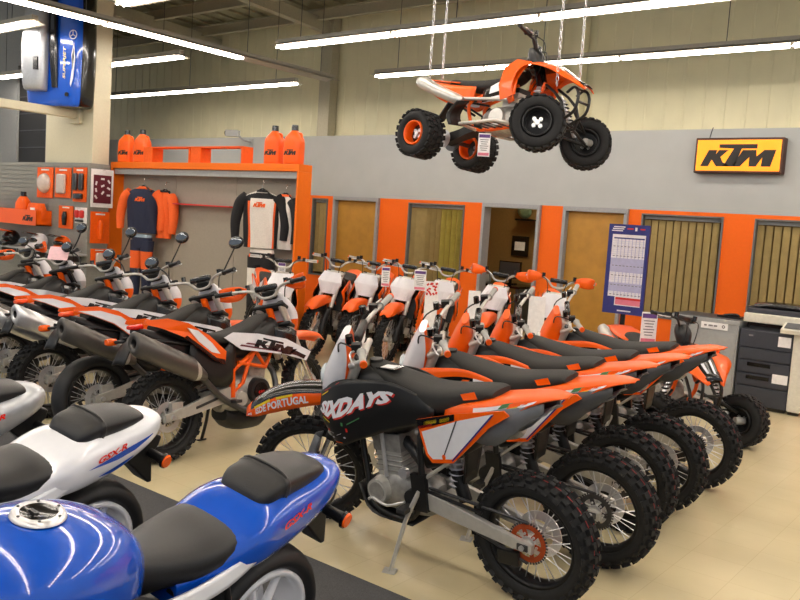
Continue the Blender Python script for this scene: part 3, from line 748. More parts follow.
# ------------------------------------------------------------------ sport bike
def sport_bike(label, paint='blue', accent='white', flash=None, group=None):
    t = thing('sport_bike', label, 'motorcycle', group=group)
    def wheel(name, c, Rr, w, rr, dy):
        g = G(); b = w*.42
        g.lathe([(rr+.01,-b),(rr+.01,b),(rr-.012,b),(rr-.022,b*.6),(rr-.022,-b*.6),(rr-.012,-b)], 'blue_white', 48, c, 'y', True)
        for k in range(6):
            a = k*math.pi/3+(.16 if k % 2 else -.16)
            for yy in (-.03, .03): g.tube([(c[0]+.04*math.cos(a), yy*1.4, c[2]+.04*math.sin(a)), (c[0]+(rr-.015)*math.cos(a+.12), yy, c[2]+(rr-.015)*math.sin(a+.12))], [.022,.014], 'blue_white', 8, 1)
        g.cyl((c[0],-.07,c[2]), (c[0],.07,c[2]), .05, 'blue_white', n=20)
        o = g.obj(name, t); q = G(); tire_geo(q, Rr, w, rr, 'street', 'street_rubber', c, 56); q.obj('tire', o)
        q = G(); disc_geo(q, .11, .15, dy, c, 'silver', 36); q.obj('brake_disc', o)
    wheel('rear_wheel', (0,0,.315), .315, .185, .222, -.07); wheel('front_wheel', (1.40,0,.30), .30, .12, .218, .065)
    g = G()
    for s in (1, -1):
        g.loft([[(x, s*y-.02, z-h), (x, s*y+.02, z-h), (x, s*y+.02, z+h), (x, s*y-.02, z+h)] for x, y, z, h in ((.50,.15,.45,.14),(.62,.17,.60,.12),(.85,.17,.74,.09),(1.08,.07,.82,.07))], 'black', smooth=False)
        g.loft([[(x, s*y-.015, z-h), (x, s*y+.015, z-h), (x, s*y+.015, z+h), (x, s*y-.015, z+h)] for x, y, z, h in ((.56,.10,.40,.06),(.25,.12,.40,.055),(-.05,.12,.32,.03))], 'steel_dark', smooth=False)
        g.tube([(.50,s*.10,.66),(.2,s*.10,.70),(-.20,s*.08,.79)], .02, 'black', 8, 3); g.tube([(.48,s*.11,.52),(.22,s*.10,.68)], .016, 'black', 8, 1)
        g.tube([(.34,s*.13,.40),(.26,s*.14,.52),(.30,s*.13,.66)], .014, 'black', 8, 1)
    part(g, 'frame', t, bevel=.006)
    g = G(); g.body([(.52,.12,.60,.26,3),(.70,.17,.66,.20,3),(.95,.18,.70,.20,3),(1.08,.12,.60,.30,3)], 'engine_black', 3, 16); g.cyl((.80,.15,.36),(.80,.21,.36), .085, 'engine_black', .08, 20); part(g, 'engine', t)
    # tail cowl
    g = G()
    def mt(u, v):
        if paint == 'blue' and .02 < u < .17 and (.03 < v < .11 or .39 < v < .47): return 'blue_white'
        return paint
    TS = [(-.300,.055,.895,.845,3),(-.29,.085,.908,.81,3),(-.20,.130,.915,.765,3),(-.05,.156,.895,.70,3),(.10,.180,.885,.665,2.8),(.20,.190,.862,.655,2.8),(.34,.165,.80,.64,3),(.50,.125,.73,.62,3)]
    def skin_y(x, z, off=.003):
        rows = vspl(TS, 12)
        for p, q in zip(rows, rows[1:]):
            if p[0] <= x <= q[0]:
                f = (x-p[0])/(q[0]-p[0]); r = [i+(j-i)*f for i, j in zip(p, q)]
                k = min(abs((z-(r[2]+r[3])/2)/((r[2]-r[3])/2)), .99); return r[1]*(1-k**r[4])**(1/r[4])+off
        return .15
    g.body(TS, paint, 5, 28, matfn=mt)
    if flash:
        for s in (1, -1):
            for za, zb, sl, x0, x1 in ((.822, .850, .21, -.21, .16), (.775, .800, .24, -.10, .10)):
                top = []; bot = []
                for i in range(15):
                    f = i/14; X = x0+(x1-x0)*f; zt = zb-sl*(X+.2)*.9; zl = zt-(zb-za)*min(1, 2.2*(1-f))*min(1, .15+3*f)
                    top.append((X, s*skin_y(X, zt), zt)); bot.append((X, s*skin_y(X, zl), zl))
                g.add(top+bot, [(i, i+1, i+16, i+15) for i in range(14)], flash, True)
    part(g, 'tail_cowl', t)
    for s in (1, -1):
        g = G()
        n = 'GSX-R'
        if s > 0: g.text(n, lambda x, y: (lambda X, Z: (X, skin_y(X, Z, .006), Z))(.11-.16*x, .796+.028*x+.024*y), 'lens_red', .3, .03)
        else: g.text(n, lambda x, y: (lambda X, Z: (X, -skin_y(X, Z, .006), Z))(-.05+.16*x, .824-.028*x+.024*y), 'lens_red', .3, .03)
        part(g, 'tail_lettering', t)
        # white side strip below the seat
        g = G(); ev = g.sheet([[(.18,.168,.735),(.15,.165,.80)],[(.34,.172,.665),(.34,.160,.72)],[(.55,.178,.645),(.55,.165,.70)],[(.72,.185,.665),(.74,.175,.74)],[(.86,.20,.66),(.84,.19,.80)]], .014, 'blue_white', 5, 4, None, s < 0); part(g, 'side_trim', t)
    g = G()
    g.body([(-.205,.055,.915,.87,2.6),(-.18,.085,.935,.87,3),(-.08,.106,.95,.86,3),(.03,.118,.95,.85,3),(.04,.122,.953,.85,3),(.058,.122,.953,.85,3),(.07,.118,.946,.85,3),(.12,.116,.928,.84,3),(.155,.095,.895,.83,2.8),(.165,.065,.875,.83,2.6)], 'vinyl', 4, 24)
    g.tube([(.049,-.116,.86),(.049,-.10,.94),(.049,0,.956),(.049,.10,.94),(.049,.116,.86)], .006, 'black', 6, 4)
    part(g, 'pillion_seat', t)
    g = G()
    g.body([(.19,.07,.80,.74,2.6),(.22,.125,.822,.72,2.8),(.30,.160,.825,.70,2.8),(.42,.152,.805,.68,2.8),(.54,.115,.80,.67,2.8),(.64,.090,.815,.66,2.8),(.70,.08,.83,.68,2.6)], 'vinyl', 4, 24); part(g, 'rider_seat', t)
    # tank
    g = G()
    g.body([(.62,.085,.85,.66,2.8),(.64,.13,.89,.64,2.8),(.70,.175,.94,.64,2.6),(.80,.215,.98,.64,2.4),(.92,.235,.995,.66,2.3),(1.05,.225,.98,.70,2.3),(1.17,.16,.93,.76,2.4),(1.23,.09,.89,.80,2.4)], paint, 6, 32)
    for s in (1, -1):
        pass
    part(g, 'fuel_tank', t)
    g = G(); g.lathe([(.0,.008),(.044,.008),(.048,.012),(.066,.012),(.072,.0)], 'silver', 32, (.915,0,.994), 'z', matfn=lambda j: 'gloss_black' if j < 2 else 'silver')
    for k in range(6): g.cyl((.915+.058*math.cos(k*1.047),.058*math.sin(k*1.047),1.004), (.915+.058*math.cos(k*1.047),.058*math.sin(k*1.047),1.009), .004, 'steel_dark', n=6)
    g.box((.93,.0,1.008), (.012,.03,.008), 'steel_dark'); part(g, 'filler_cap', t)
    # black tail bracket with reflectors
    g = G()
    pts = [(-.08,.74),(-.20,.79),(-.30,.80),(-.345,.78),(-.335,.74),(-.30,.70),(-.315,.62),(-.325,.56),(-.30,.56),(-.22,.64),(-.15,.70)]
    g.plate(pts, .10, 'black', lambda u, v, w: (u, .05-w, v)); part(g, 'tail_bracket', t, bevel=.008)
    for s in (1, -1):
        g = G(); g.cyl((-.285, s*.03, .715), (-.295, s*.135, .705), .020, 'black', .024, 16); g.cyl((-.295, s*.135, .705), (-.297, s*.147, .704), .034, 'gloss_black', n=20); g.cyl((-.297, s*.147, .704), (-.298, s*.155, .703), .031, 'lens_orange', .027, 20); part(g, 'turn_signal', t)
    # fairing and front end (mostly outside the picture)
    for s in (1, -1):
        g = G(); ev = g.sheet([[(.62,.19,.28),(.66,.215,.45),(.78,.215,.62)],[(.85,.22,.22),(.90,.255,.45),(.95,.245,.68)],[(1.10,.20,.24),(1.16,.255,.48),(1.18,.245,.78)],[(1.34,.18,.55),(1.38,.22,.68),(1.40,.20,.86)]], .01, paint, 5, 5, (lambda u, v: 'blue_white' if v < .35 else paint), s < 0); part(g, 'side_fairing', t)
    g = G(); g.body([(1.22,.22,.98,.72,2.6),(1.40,.20,.95,.70,2.6),(1.58,.13,.86,.70,2.4),(1.66,.06,.80,.73,2.4)], paint, 4, 24); part(g, 'nose_cowl', t)
    g = G(); g.sheet([[(1.22,.16,.99),(1.20,0,1.10),(1.22,-.16,.99)],[(1.36,.13,.965),(1.38,0,1.03),(1.36,-.13,.965)],[(1.48,.08,.92),(1.50,0,.94),(1.48,-.08,.92)]], .004, 'glass_clear', 4, 4); part(g, 'windscreen', t)
    for s in (1, -1):
        g = G(); g.cyl((1.40,s*.10,.30),(1.20,s*.10,.86), .027, 'black', n=12); part(g, 'fork_leg', t)
        g = G(); g.cyl((1.21,s*.12,.84),(1.06,s*.36,.82), .017, 'black', n=12); part(g, 'clip_on_bar', t)
    g = G(); g.sheet([[(1.62,.06,.58),(1.62,0,.60),(1.62,-.06,.58)],[(1.40,.075,.62),(1.40,0,.64),(1.40,-.075,.62)],[(1.16,.06,.50),(1.16,0,.52),(1.16,-.06,.50)]], .006, paint, 4, 4); part(g, 'front_fender', t)
    g = G(); g.tube([(.55,.16,.28),(.56,.24,.15),(.57,.31,.045)], .014, 'black', 8, 1); g.box((.57,.31,.04), (.07,.05,.012), 'black', rot=(-.14,0,0)); part(g, 'kickstand', t)
    g = G(); g.cyl((.35,-.19,.36),(-.05,-.21,.50), .06, 'steel_dark', .055, 18); part(g, 'muffler', t)
    return t

# ------------------------------------------------------------------ sport quad
def quad(label):
    WARP.append(lower_top); t = quad_parts(label); WARP.clear()
    return t
def quad_parts(label):
    t = thing('quad_bike', label, 'quad bike')
    def wheel(name, c, Rr, w, rr, rim, out, S=None):
        g = G(); b = w*.46
        g.lathe([(rr,-b),(rr,b),(rr-.012,b),(rr-.02,b*.4),(rr-.02,-b*.6),(rr-.012,-b)], rim, 36, c, 'y', True)
        yy = c[1]+out*b*.25
        g.lathe([(.0,yy-c[1]),(.055,yy-c[1]),(.085,yy-c[1]-out*.02),(rr-.012,yy-c[1]-out*.02)], 'rim_black' if rim != 'orange' else 'black', 32, c)
        for k in range(4): g.cyl((c[0]+.04*math.cos(k*1.571+.78), yy, c[2]+.04*math.sin(k*1.571+.78)), (c[0]+.04*math.cos(k*1.571+.78), yy+out*.02, c[2]+.04*math.sin(k*1.571+.78)), .018, 'silver', n=10)
        g.cyl((c[0],yy,c[2]), (c[0],yy+out*.03,c[2]), .022, 'silver', n=10)
        o = g.obj(name, t, S=S); q = G()
        ro = Rr-.008; rc = (ro+rr)/2; hr = (ro-rr)/2; prof = []
        for j in range(16):
            a = 2*math.pi*j/16; prof.append((rc+hr*math.copysign(abs(math.cos(a))**(2/3.4), math.cos(a)), w/2*math.copysign(abs(math.sin(a))**(2/3.4), math.sin(a))))
        q.lathe(prof, 'rubber', 40, c, 'y', True)
        N = 22
        for i in range(N):
            a = 2*math.pi*i/N
            for k, yk in enumerate((-.36,-.12,.12,.36)):
                T = MX.Translation(c) @ MX.Rotation(-(a+(math.pi/N if k % 2 else 0)), 4, 'Y') @ MX.Translation((ro+.002, yk*w, 0)) @ MX.Rotation(.25 if yk > 0 else -.25, 4, 'X')
                q.box((0,0,0), (.016, w*.20, .044), 'rubber', M=T)
        q.obj('tire', o)
    wheel('rear_wheel', (0,.42,.23), .23, .25, .118, 'orange', 1); wheel('rear_wheel', (0,-.42,.23), .23, .25, .118, 'orange', -1)
    WS = lambda s: steer((1.36, s*.38, 0), (-.12, 0, 1), 30)
    wheel('front_wheel', (1.36,.46,.240), .238, .17, .128, 'rim_black', 1, WS(1)); wheel('front_wheel', (1.36,-.46,.240), .238, .17, .128, 'rim_black', -1, WS(-1))
    g = G()
    for s in (1, -1):
        g.tube([(1.20,s*.10,.74),(1.02,s*.12,.36),(.50,s*.13,.30),(.36,s*.12,.42),(.38,s*.12,.62),(.90,s*.10,.74)], .018, 'orange', 8, 3)
        g.tube([(.40,s*.10,.60),(.05,s*.10,.70)], .014, 'black', 8, 1); g.tube([(.40,s*.10,.45),(.05,s*.10,.66)], .012, 'black', 8, 1)
        g.tube([(1.20,s*.10,.72),(1.40,s*.12,.50),(1.40,s*.12,.30),(1.02,s*.12,.30)], .015, 'black', 8, 2)
    part(g, 'frame', t)
    g = G(); g.body([(.48,.08,.48,.30,3),(.60,.14,.52,.26,3),(.85,.14,.52,.26,3),(.98,.08,.46,.30,3)], 'engine_grey', 3, 16); g.cyl((.72,-.10,.40),(.72,-.18,.40), .09, 'alloy', .085, 20); g.cyl((.72,.10,.40),(.72,.18,.40), .09, 'alloy', .085, 20)
    T = MX.Translation((.80,0,.58)) @ MX.Rotation(.1,4,'Y'); g.box((0,0,0), (.17,.17,.20), 'alloy', M=T); g.box((0,0,.12), (.18,.18,.06), 'black', M=T); part(g, 'engine', t, bevel=.005)
    g = G(); g.tube([(.90,-.04,.60),(1.0,-.12,.54),(.80,-.19,.56),(.40,-.16,.62),(.15,-.15,.66)], .022, 'alloy', 10, 4); part(g, 'exhaust_pipe', t)
    g = G(); g.tube([(.30,-.18,.60),(.22,-.185,.63),(-.24,-.19,.86),(-.30,-.19,.89)], [.035,.066,.066,.04], 'alloy', 18, 2); part(g, 'muffler', t)
    g = G(); g.loft([[(x, -w, z-h), (x, w, z-h), (x, w, z+h), (x, -w, z+h)] for x, w, z, h in ((.42,.10,.36,.05),(.20,.07,.30,.04),(0,.06,.25,.05))], 'black', smooth=False); g.cyl((0,-.32,.25),(0,.32,.25), .022, 'steel_dark', n=12); g.cyl((0,.05,.25),(0,.062,.25), .10, 'steel_dark', n=24); g.cyl((0,-.09,.25),(0,-.085,.25), .095, 'silver', n=24); part(g, 'swingarm', t)
    for s in (1, -1):
        g = G()
        for x in (1.12, 1.38): g.tube([(x, s*.13, .30),(1.36, s*.42, .20)], .014, 'black', 8, 1); g.tube([(x, s*.13, .46),(1.34, s*.41, .31)], .013, 'black', 8, 1)
        g.cyl((1.36,s*.38,.24),(1.36,s*.47,.24), .035, 'alloy', n=12); part(g, 'control_arm', t)
        g = G(); g.cyl((1.26,s*.36,.28),(1.18,s*.17,.66), .022, 'silver', n=12)
        for k in range(9):
            f = k/9; g.lathe([(.026,-.008),(.038,0),(.026,.008)], 'black' if k < 8 else 'white', 14, (1.255-.07*f, s*(.345-.16*f), .32+.32*f), 'z')
        part(g, 'shock_absorber', t)
        g = G(); g.tube([(.46,s*.14,.30),(.48,s*.40,.31),(.90,s*.42,.31),(.98,s*.14,.31)], .016, 'alloy', 8, 1)
        for k in range(5): g.box((.54+.08*k, s*.28, .305), (.02,.27,.006), 'black')
        g.box((.70, s*.30, .33), (.44,.05,.018), 'alloy'); part(g, 'nerf_bar', t)
        # front fender: arch over the front wheel
        g = G(); g.sheet([[(.90,s*.22,.50),(1.02,s*.30,.50)],[(.82,s*.20,.66),(1.0,s*.32,.64)],[(.84,s*.15,.84),(1.04,s*.34,.78)],[(1.0,s*.12,.93),(1.16,s*.34,.85)],[(1.25,s*.11,.90),(1.34,s*.30,.81)],[(1.45,s*.09,.78),(1.48,s*.18,.72)],[(1.60,s*.05,.64),(1.60,s*.08,.61)]], .008, 'orange', 4, 4); g.plate([(.86,.52),(.83,.70),(.87,.87),(1.0,.93),(1.16,.89),(1.08,.82),(1.03,.74),(1.02,.56)], .014, 'orange', lambda u, v, w: (u, s*(.30-.10*max(0,v-.7)+w), v)); part(g, 'front_fender', t)
        g = G(); g.sheet([[(.52,s*.15,.56),(.52,s*.14,.72)],[(.68,s*.175,.56),(.70,s*.15,.78)],[(.86,s*.185,.56),(.90,s*.15,.84)]], .008, 'white', 4, 4, (lambda u, v: 'gloss_black' if .35 < v < .55 or u < .2 else 'white'), s > 0); part(g, 'side_panel', t)
        g = G(); g.sheet([[(.40,s*.13,.60),(.42,s*.14,.77)],[(.18,s*.17,.56),(.18,s*.17,.80)],[(-.02,s*.17,.66),(-.04,s*.18,.84)],[(-.22,s*.15,.82),(-.24,s*.15,.90)]], .008, 'orange', 4, 4, (lambda u, v: 'white' if .35 < v < .5 and .25 < u < .7 else 'orange')); part(g, 'rear_side_panel', t)
        g = G(); g.box((.20, s*.30, .46), (.20,.10,.012), 'black', rot=(0,-.9,0)); g.sheet([[(.36,s*.16,.60),(.36,s*.34,.55)],[(.26,s*.16,.46),(.26,s*.36,.42)],[(.30,s*.16,.34),(.30,s*.36,.32)]], .008, 'black', 3, 3); part(g, 'heel_guard', t)
    g = G(); g.body([(.92,.05,.90,.82,2.6),(.82,.085,.885,.78,3),(.60,.12,.845,.74,3.2),(.35,.135,.85,.75,3.2),(.10,.12,.885,.80,3),(.02,.08,.895,.83,2.6)], 'seat', 4, 22); part(g, 'seat', t)
    g = G(); g.sheet([[(.20,.16,.83),(.20,0,.86),(.20,-.16,.83)],[(-.05,.18,.87),(-.05,0,.89),(-.05,-.18,.87)],[(-.30,.14,.92),(-.30,0,.93),(-.30,-.14,.92)]], .01, 'orange', 4, 3); part(g, 'rear_fender', t)
    g = G(); g.sheet([[(.86,.13,.86),(.86,0,.92),(.86,-.13,.86)],[(1.06,.15,.90),(1.06,0,.945),(1.06,-.15,.90)],[(1.30,.13,.86),(1.30,0,.89),(1.30,-.13,.86)],[(1.58,.07,.66),(1.58,0,.68),(1.58,-.07,.66)]], .01, 'gloss_black', 4, 4, lambda u, v: 'white' if (.5 < u < .9 and (.2 < v < .34 or .66 < v < .8)) else 'gloss_black'); part(g, 'hood', t)
    g = G()
    for s in (1, -1): g.tube([(1.38,s*.08,.34),(1.52,s*.09,.42),(1.55,s*.09,.56),(1.50,s*.08,.66),(1.42,s*.08,.60)], .014, 'black', 8, 4)
    g.tube([(1.545,.09,.50),(1.545,-.09,.50)], .012, 'black', 8, 1); g.tube([(1.515,.085,.64),(1.515,-.085,.64)], .012, 'black', 8, 1); part(g, 'front_bumper', t)
    g = G(); g.body([(.70,.05,.05,-.05,2.6,1.10),(.88,.045,.055,-.055,2.6,1.05),(1.03,.05,.06,-.06,2.6,.99)], 'gloss_black', 2, 12, 'z'); part(g, 'steering_stem', t)
    g = G(); g.body([(.0,.05,.06,-.06,2.6,1.02),(.10,.07,.075,-.075,2.6,.99),(.17,.04,.05,-.05,2.6,.96)], 'black', 3, 14, 'z'); 
    g.v = [(a, b, c+.93) for a, b, c in g.v]; part(g, 'dash_cover', t)
    handlebar(t, steer((1.0,0,.9), (-.3,0,.95), 30), .96, 1.08, .36, (.86, 1.15), 'black', None, 'black', 'black')
    return t
WORLD = .4; EXPO = .45
# ------------------------------------------------------------------ procedural room materials
def tile_floor():
    m = mat('vinyl_tile', (212, 198, 160), .25, noise=.04, scale=2.5, spec=.5)
    nt = m.node_tree; b = nt.nodes['Principled BSDF']; tc = [n for n in nt.nodes if n.type == 'TEX_COORD'][0]; ramp = [n for n in nt.nodes if n.type == 'VALTORGB'][0]
    br = nt.nodes.new('ShaderNodeTexBrick'); br.offset = 0; br.inputs['Scale'].default_value = 1; br.inputs['Brick Width'].default_value = .305; br.inputs['Row Height'].default_value = .305
    br.inputs['Mortar Size'].default_value = .0018; br.inputs['Color1'].default_value = (1,1,1,1); br.inputs['Color2'].default_value = (.97,.965,.955,1); br.inputs['Mortar'].default_value = (.86,.845,.82,1); br.inputs['Bias'].default_value = -.2
    nt.links.new(tc.outputs['Object'], br.inputs['Vector'])
    mx = nt.nodes.new('ShaderNodeMix'); mx.data_type = 'RGBA'; mx.blend_type = 'MULTIPLY'; mx.inputs[0].default_value = 1
    nt.links.new(ramp.outputs['Color'], mx.inputs[6]); nt.links.new(br.outputs['Color'], mx.inputs[7]); nt.links.new(mx.outputs[2], b.inputs['Base Color'])
tile_floor()
mat('added_light_panel', (255, 236, 200), .5, emit=24, noise=0)  # emitter of the added office lamp
mat('cream', (236, 226, 150), .5)
mat('mat_carpet', (74, 74, 76), .95, noise=.25, scale=180, bump=.4)
mat('wall_orange', (240, 104, 12), .6, noise=.02, spec=.3)
mat('wall_grey', (170, 173, 172), .6, noise=.03, scale=3)
mat('wall_beige', (226, 218, 182), .65, noise=.04, scale=2)
mat('deck', (158, 150, 120), .7)
mat('steel_beam', (176, 168, 144), .6)
mat('plaster_grey', (150, 152, 152), .7)
mat('dark_panel', (34, 33, 33), .6)
mat('slat_grey', (140, 140, 134), .55)
mat('display_grey', (150, 142, 130), .6, noise=.03)
mat('blind_khaki', (166, 144, 92), .7, noise=.1, scale=8)
mat('blind_olive', (176, 160, 72), .7, noise=.1, scale=8)
def pane_mat():
    m = bpy.data.materials.new('window_glass'); m.use_nodes = True; nt = m.node_tree; nt.nodes.clear()
    o = nt.nodes.new('ShaderNodeOutputMaterial'); a = nt.nodes.new('ShaderNodeBsdfTransparent'); g = nt.nodes.new('ShaderNodeBsdfGlossy'); x = nt.nodes.new('ShaderNodeMixShader'); lw = nt.nodes.new('ShaderNodeLayerWeight'); f = nt.nodes.new('ShaderNodeMath'); f.operation = 'POWER'; lw.inputs[0].default_value = .5
    a.inputs[0].default_value = (.96,.96,.95,1); g.inputs['Roughness'].default_value = .03; f.inputs[1].default_value = 4.
    nt.links.new(lw.outputs['Facing'], f.inputs[0])
    nt.links.new(f.outputs[0], x.inputs[0]); nt.links.new(a.outputs[0], x.inputs[1]); nt.links.new(g.outputs[0], x.inputs[2]); nt.links.new(x.outputs[0], o.inputs[0]); MATS['window_glass'] = m
pane_mat()

# ------------------------------------------------------------------ camera, world
def make_camera():
    yaw, pitch, roll = R(-38.28), R(5.33), R(-3.78)
    fwd = V((math.sin(yaw)*math.cos(pitch), math.cos(yaw)*math.cos(pitch), -math.sin(pitch)))
    r = V((math.cos(yaw), -math.sin(yaw), 0)); d = fwd.cross(r)
    rr = r*math.cos(roll)+d*math.sin(roll); dd = -r*math.sin(roll)+d*math.cos(roll)
    cd = bpy.data.cameras.new('camera'); cd.sensor_width = 36; cd.lens = 36*830/800; cd.clip_start = .02
    o = bpy.data.objects.new('camera', cd); COL.objects.link(o)
    M3 = MX((( rr.x, -dd.x, -fwd.x), (rr.y, -dd.y, -fwd.y), (rr.z, -dd.z, -fwd.z))).to_4x4()
    o.matrix_world = MX.Translation((0,0,1.82)) @ M3
    SC.camera = o
make_camera()
w = bpy.data.worlds.new('world'); SC.world = w; w.use_nodes = True
w.node_tree.nodes['Background'].inputs[0].default_value = (.93, .96, 1., 1); w.node_tree.nodes['Background'].inputs[1].default_value = WORLD
SC.view_settings.view_transform = 'Standard'; SC.view_settings.look = 'None'; SC.view_settings.exposure = EXPO; SC.view_settings.gamma = 1

# ------------------------------------------------------------------ setting
g = G(); g.add([(-26,-4,0),(6,-4,0),(6,15,0),(-26,15,0)], [(0,1,2,3)], 'vinyl_tile'); struct('floor', g)
WY = 11.1
g = G()
def wb(x0, x1, z0, z1, m, y0=WY, y1=WY+.12): g.box(((x0+x1)/2, (y0+y1)/2, (z0+z1)/2), (x1-x0, y1-y0, z1-z0), m)
wb(-18, 6, 2.215, 3.30, 'wall_grey')
cols = [(-18,-10.97),(-10.58,-10.41),(-9.34,-8.70),(-7.56,-7.20),(-6.17,-5.79),(-4.79,-4.60),(-3.49,-3.10),(-1.80,6)]
for a, b in cols: wb(a, b, 0, 2.215, 'wall_orange')
WIN = [(-10.97,-10.58),(-8.70,-7.56),(-4.60,-3.49),(-3.10,-1.80)]
for a, b in WIN: wb(a, b, 0, .75, 'wall_orange'); wb(a, b, 2.165, 2.215, 'wall_orange')
struct('wall_back', g)
g = G(); g.box((-6, 12.6, 3.28), (24, 2.75, .04), 'wall_grey')
struct('trim_1', g)     # ceiling slab over the offices
g = G()
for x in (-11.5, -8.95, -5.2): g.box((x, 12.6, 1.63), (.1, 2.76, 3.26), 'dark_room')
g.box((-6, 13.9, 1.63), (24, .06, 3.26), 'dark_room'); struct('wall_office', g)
# tall ribbed building wall
g = G(); ribs = []
x = -26.; k = 0
while x < 6:
    ribs += [(x,14.06),(x+.28,14.06),(x+.285,14.052),(x+.33,14.052)]; x += .34
vs = []; fs = []
for a, b in ribs: vs += [(a,b,0),(a,b,6.45)]
fs = [(2*i, 2*i+2, 2*i+3, 2*i+1) for i in range(len(ribs)-1)]
g.add(vs, fs, 'wall_beige'); struct('wall_upper', g)
g = G(); g.box((-13.45, 13.9, 3.25), (.34, .24, 6.4), 'steel_beam'); struct('trim_2', g)
g = G(); g.box((-7.2, 13.92, 3.25), (.20, .2, 6.4), 'wall_beige'); struct('trim_3', g)
# roof deck and purlins
def roof_z(y): return 6.45+(14-y)*.05
g = G(); g.add([(-26,15,roof_z(15)),(6,15,roof_z(15)),(6,-4,roof_z(-4)),(-26,-4,roof_z(-4))], [(0,1,2,3)], 'deck')
for i in range(60):
    x = -25.8+i*.5; g.box((x, 5.5, roof_z(5.5)-.03), (.1, 19, .05), 'deck', rot=(-.05,0,0))
struct('ceiling', g)
n = 4
for y in (13.4, 12.0, 10.6, 9.2, 7.8, 6.4):
    g = G(); z = roof_z(y)-.12
    g.box((-10, y, z-.11), (32, .02, .22), 'steel_beam'); g.box((-10, y, z-.22), (32, .12, .02), 'steel_beam'); g.box((-10, y, z), (32, .12, .02), 'steel_beam'); struct('trim_%d' % n, g); n += 1
for x in (-17.5, -13.45, -5.5):
    g = G(); g.box((x, 9.5, roof_z(9.5)-.40), (.18, 9, .26), 'steel_beam', rot=(-.05,0,0)); struct('trim_%d' % n, g); n += 1
# left side: grey wall with a dark doorway
g = G(); g.box((-22.55, 9.6, 3.2), (7.0, .12, 6.4), 'plaster_grey'); g.box((-18.4, 9.6, 5.6), (1.3, .12, 1.6), 'plaster_grey'); g.box((-16.65, 9.6, 3.2), (2.2, .12, 6.4), 'plaster_grey'); struct('wall_left', g)
g = G(); g.box((-18.4, 9.62, 2.4), (1.3, .05, 4.8), 'dark_panel')
for k in range(12): g.box((-18.4, 9.59, .3+.38*k), (1.28, .015, .02), 'dark_grey')
struct('door_4', g)
g = G(); g.box((-13.205, 7.65, 3.2), (1.47, .30, 6.4), 'beige_paint'); struct('trim_%d' % n, g); n += 1   # boxed column

# office doors
def door(i, x0, x1, leaf):
    g = G(); f = .05; top = 2.15
    for a in (x0+f/2, x1-f/2): g.box((a, WY+.04, top/2), (f, .20, top), 'frame_grey')
    g.box(((x0+x1)/2, WY+.04, top+.033), (x1-x0, .20, .065), 'frame_grey')
    d = struct('door_%d' % i, g, .004)
    q = G()
    if leaf == 'closed':
        q.box(((x0+x1)/2, WY+.06, top/2+.005), (x1-x0-2*f-.006, .045, top-.01), 'wood_door'); o = q.obj('door_leaf', d)
        q = G(); s = x1-f-.08; q.cyl((s, WY+.03, 1.0), (s, WY-.03, 1.0), .012, 'silver', n=10); q.cyl((s, WY-.03, 1.0), (s-.11, WY-.03, 1.0), .010, 'silver', n=10); q.cyl((s, WY+.036, 1.0),(s, WY+.026, 1.0), .03, 'silver', n=16); q.obj('handle', o)
    else:
        q.box((x1-f-.03, WY+.12+.46, top/2+.005), (.045, .92, top-.01), 'wood_door'); q.obj('door_leaf', d)
door(1, -10.41, -9.34, 'closed'); door(2, -7.20, -6.17, 'open'); door(3, -5.79, -4.79, 'closed')
# office windows with vertical blinds
BL = ['narrow office window beside the clothing display', 'office window next to the open doorway, slats half open',
      'office window behind the price chart, its slats closed', 'office window at the right end, behind the photocopier']
for i, (a, b) in enumerate(WIN):
    g = G(); f = .022; m = 'sash_grey'
    for x in (a+f/2, b-f/2): g.box((x, WY+.03, 1.4575), (f, .10, 1.415), m)
    for z in (.75+f/2, 2.165-f/2): g.box(((a+b)/2, WY+.03, z), (b-a-2*f, .10, f), m)
    wo = struct('window_%d' % (i+1), g)
    q = G(); q.box(((a+b)/2, WY+.02, 1.4575), (b-a-2*f, .006, 1.37), 'window_glass'); q.obj('pane', wo)
    t = thing('vertical_blind', 'khaki vertical blind in the '+BL[i], 'blind', ((a+b)/2, WY+.078, .8))
    q = G(); q.box((0,0,1.315), (b-a-.05, .05, .045), 'frame_grey'); q.obj('head_rail', t)
    q = G(); x = a+.06; op = 1.05 if i == 1 else .16
    while x < b-.055:
        o2 = (op if not (i == 1 and x < a+.30) else .5)+.12*math.sin(x*37)
        q.box((x-(a+b)/2, 0, .645), (.086, .004, 1.27), 'blind_olive' if i == 1 and x > a+.6 else 'blind_khaki', rot=(0,0,o2)); x += .104
    q.obj('slats', t)
# office contents seen through the open door
def simple(name, g, label, cat, group=None, bevel=0): return tag(g.obj(name, bevel=bevel), label, cat, group)
g = G(); g.box((-8.1,13.85,1.52), (.36,.03,.38), 'gloss_black'); g.box((-8.1,13.832,1.52), (.22,.01,.16), 'paper'); simple('picture_frame', g, 'black picture frame on the office wall seen through the open doorway', 'picture')
g = G(); g.box((-7.75,13.74,2.02), (.75,.24,.03), 'gloss_black'); simple('wall_shelf', g, 'short dark wall shelf high in the office behind the open doorway', 'shelf')
g = G(); T = MX.Translation((-8.0,13.72,2.185)) @ MX.Rotation(R(-80),4,'X'); g.lathe([(0,0),(.08,.003),(.15,.02),(.15,.026),(.08,.012),(0,.01)], 'plate_green', 28, (0,0,0), 'z', M=T); g.lathe([(.09,.016),(.11,.017),(.11,.02),(.09,.02)], 'board_white', 28, (0,0,0), 'z', M=T); simple('decorative_plate', g, 'pale green round plate standing on the office shelf', 'plate')
t = thing('office_desk', 'dark office desk seen through the open doorway', 'desk', (-8.1,13.2,0))
g = G(); g.box((0,0,.80), (1.3,.8,.04), 'gloss_black'); g.obj('desktop', t)
for s in (-1,1): g = G(); g.box((s*.6,0,.39), (.05,.75,.78), 'dark_grey'); g.obj('side_panel', t)
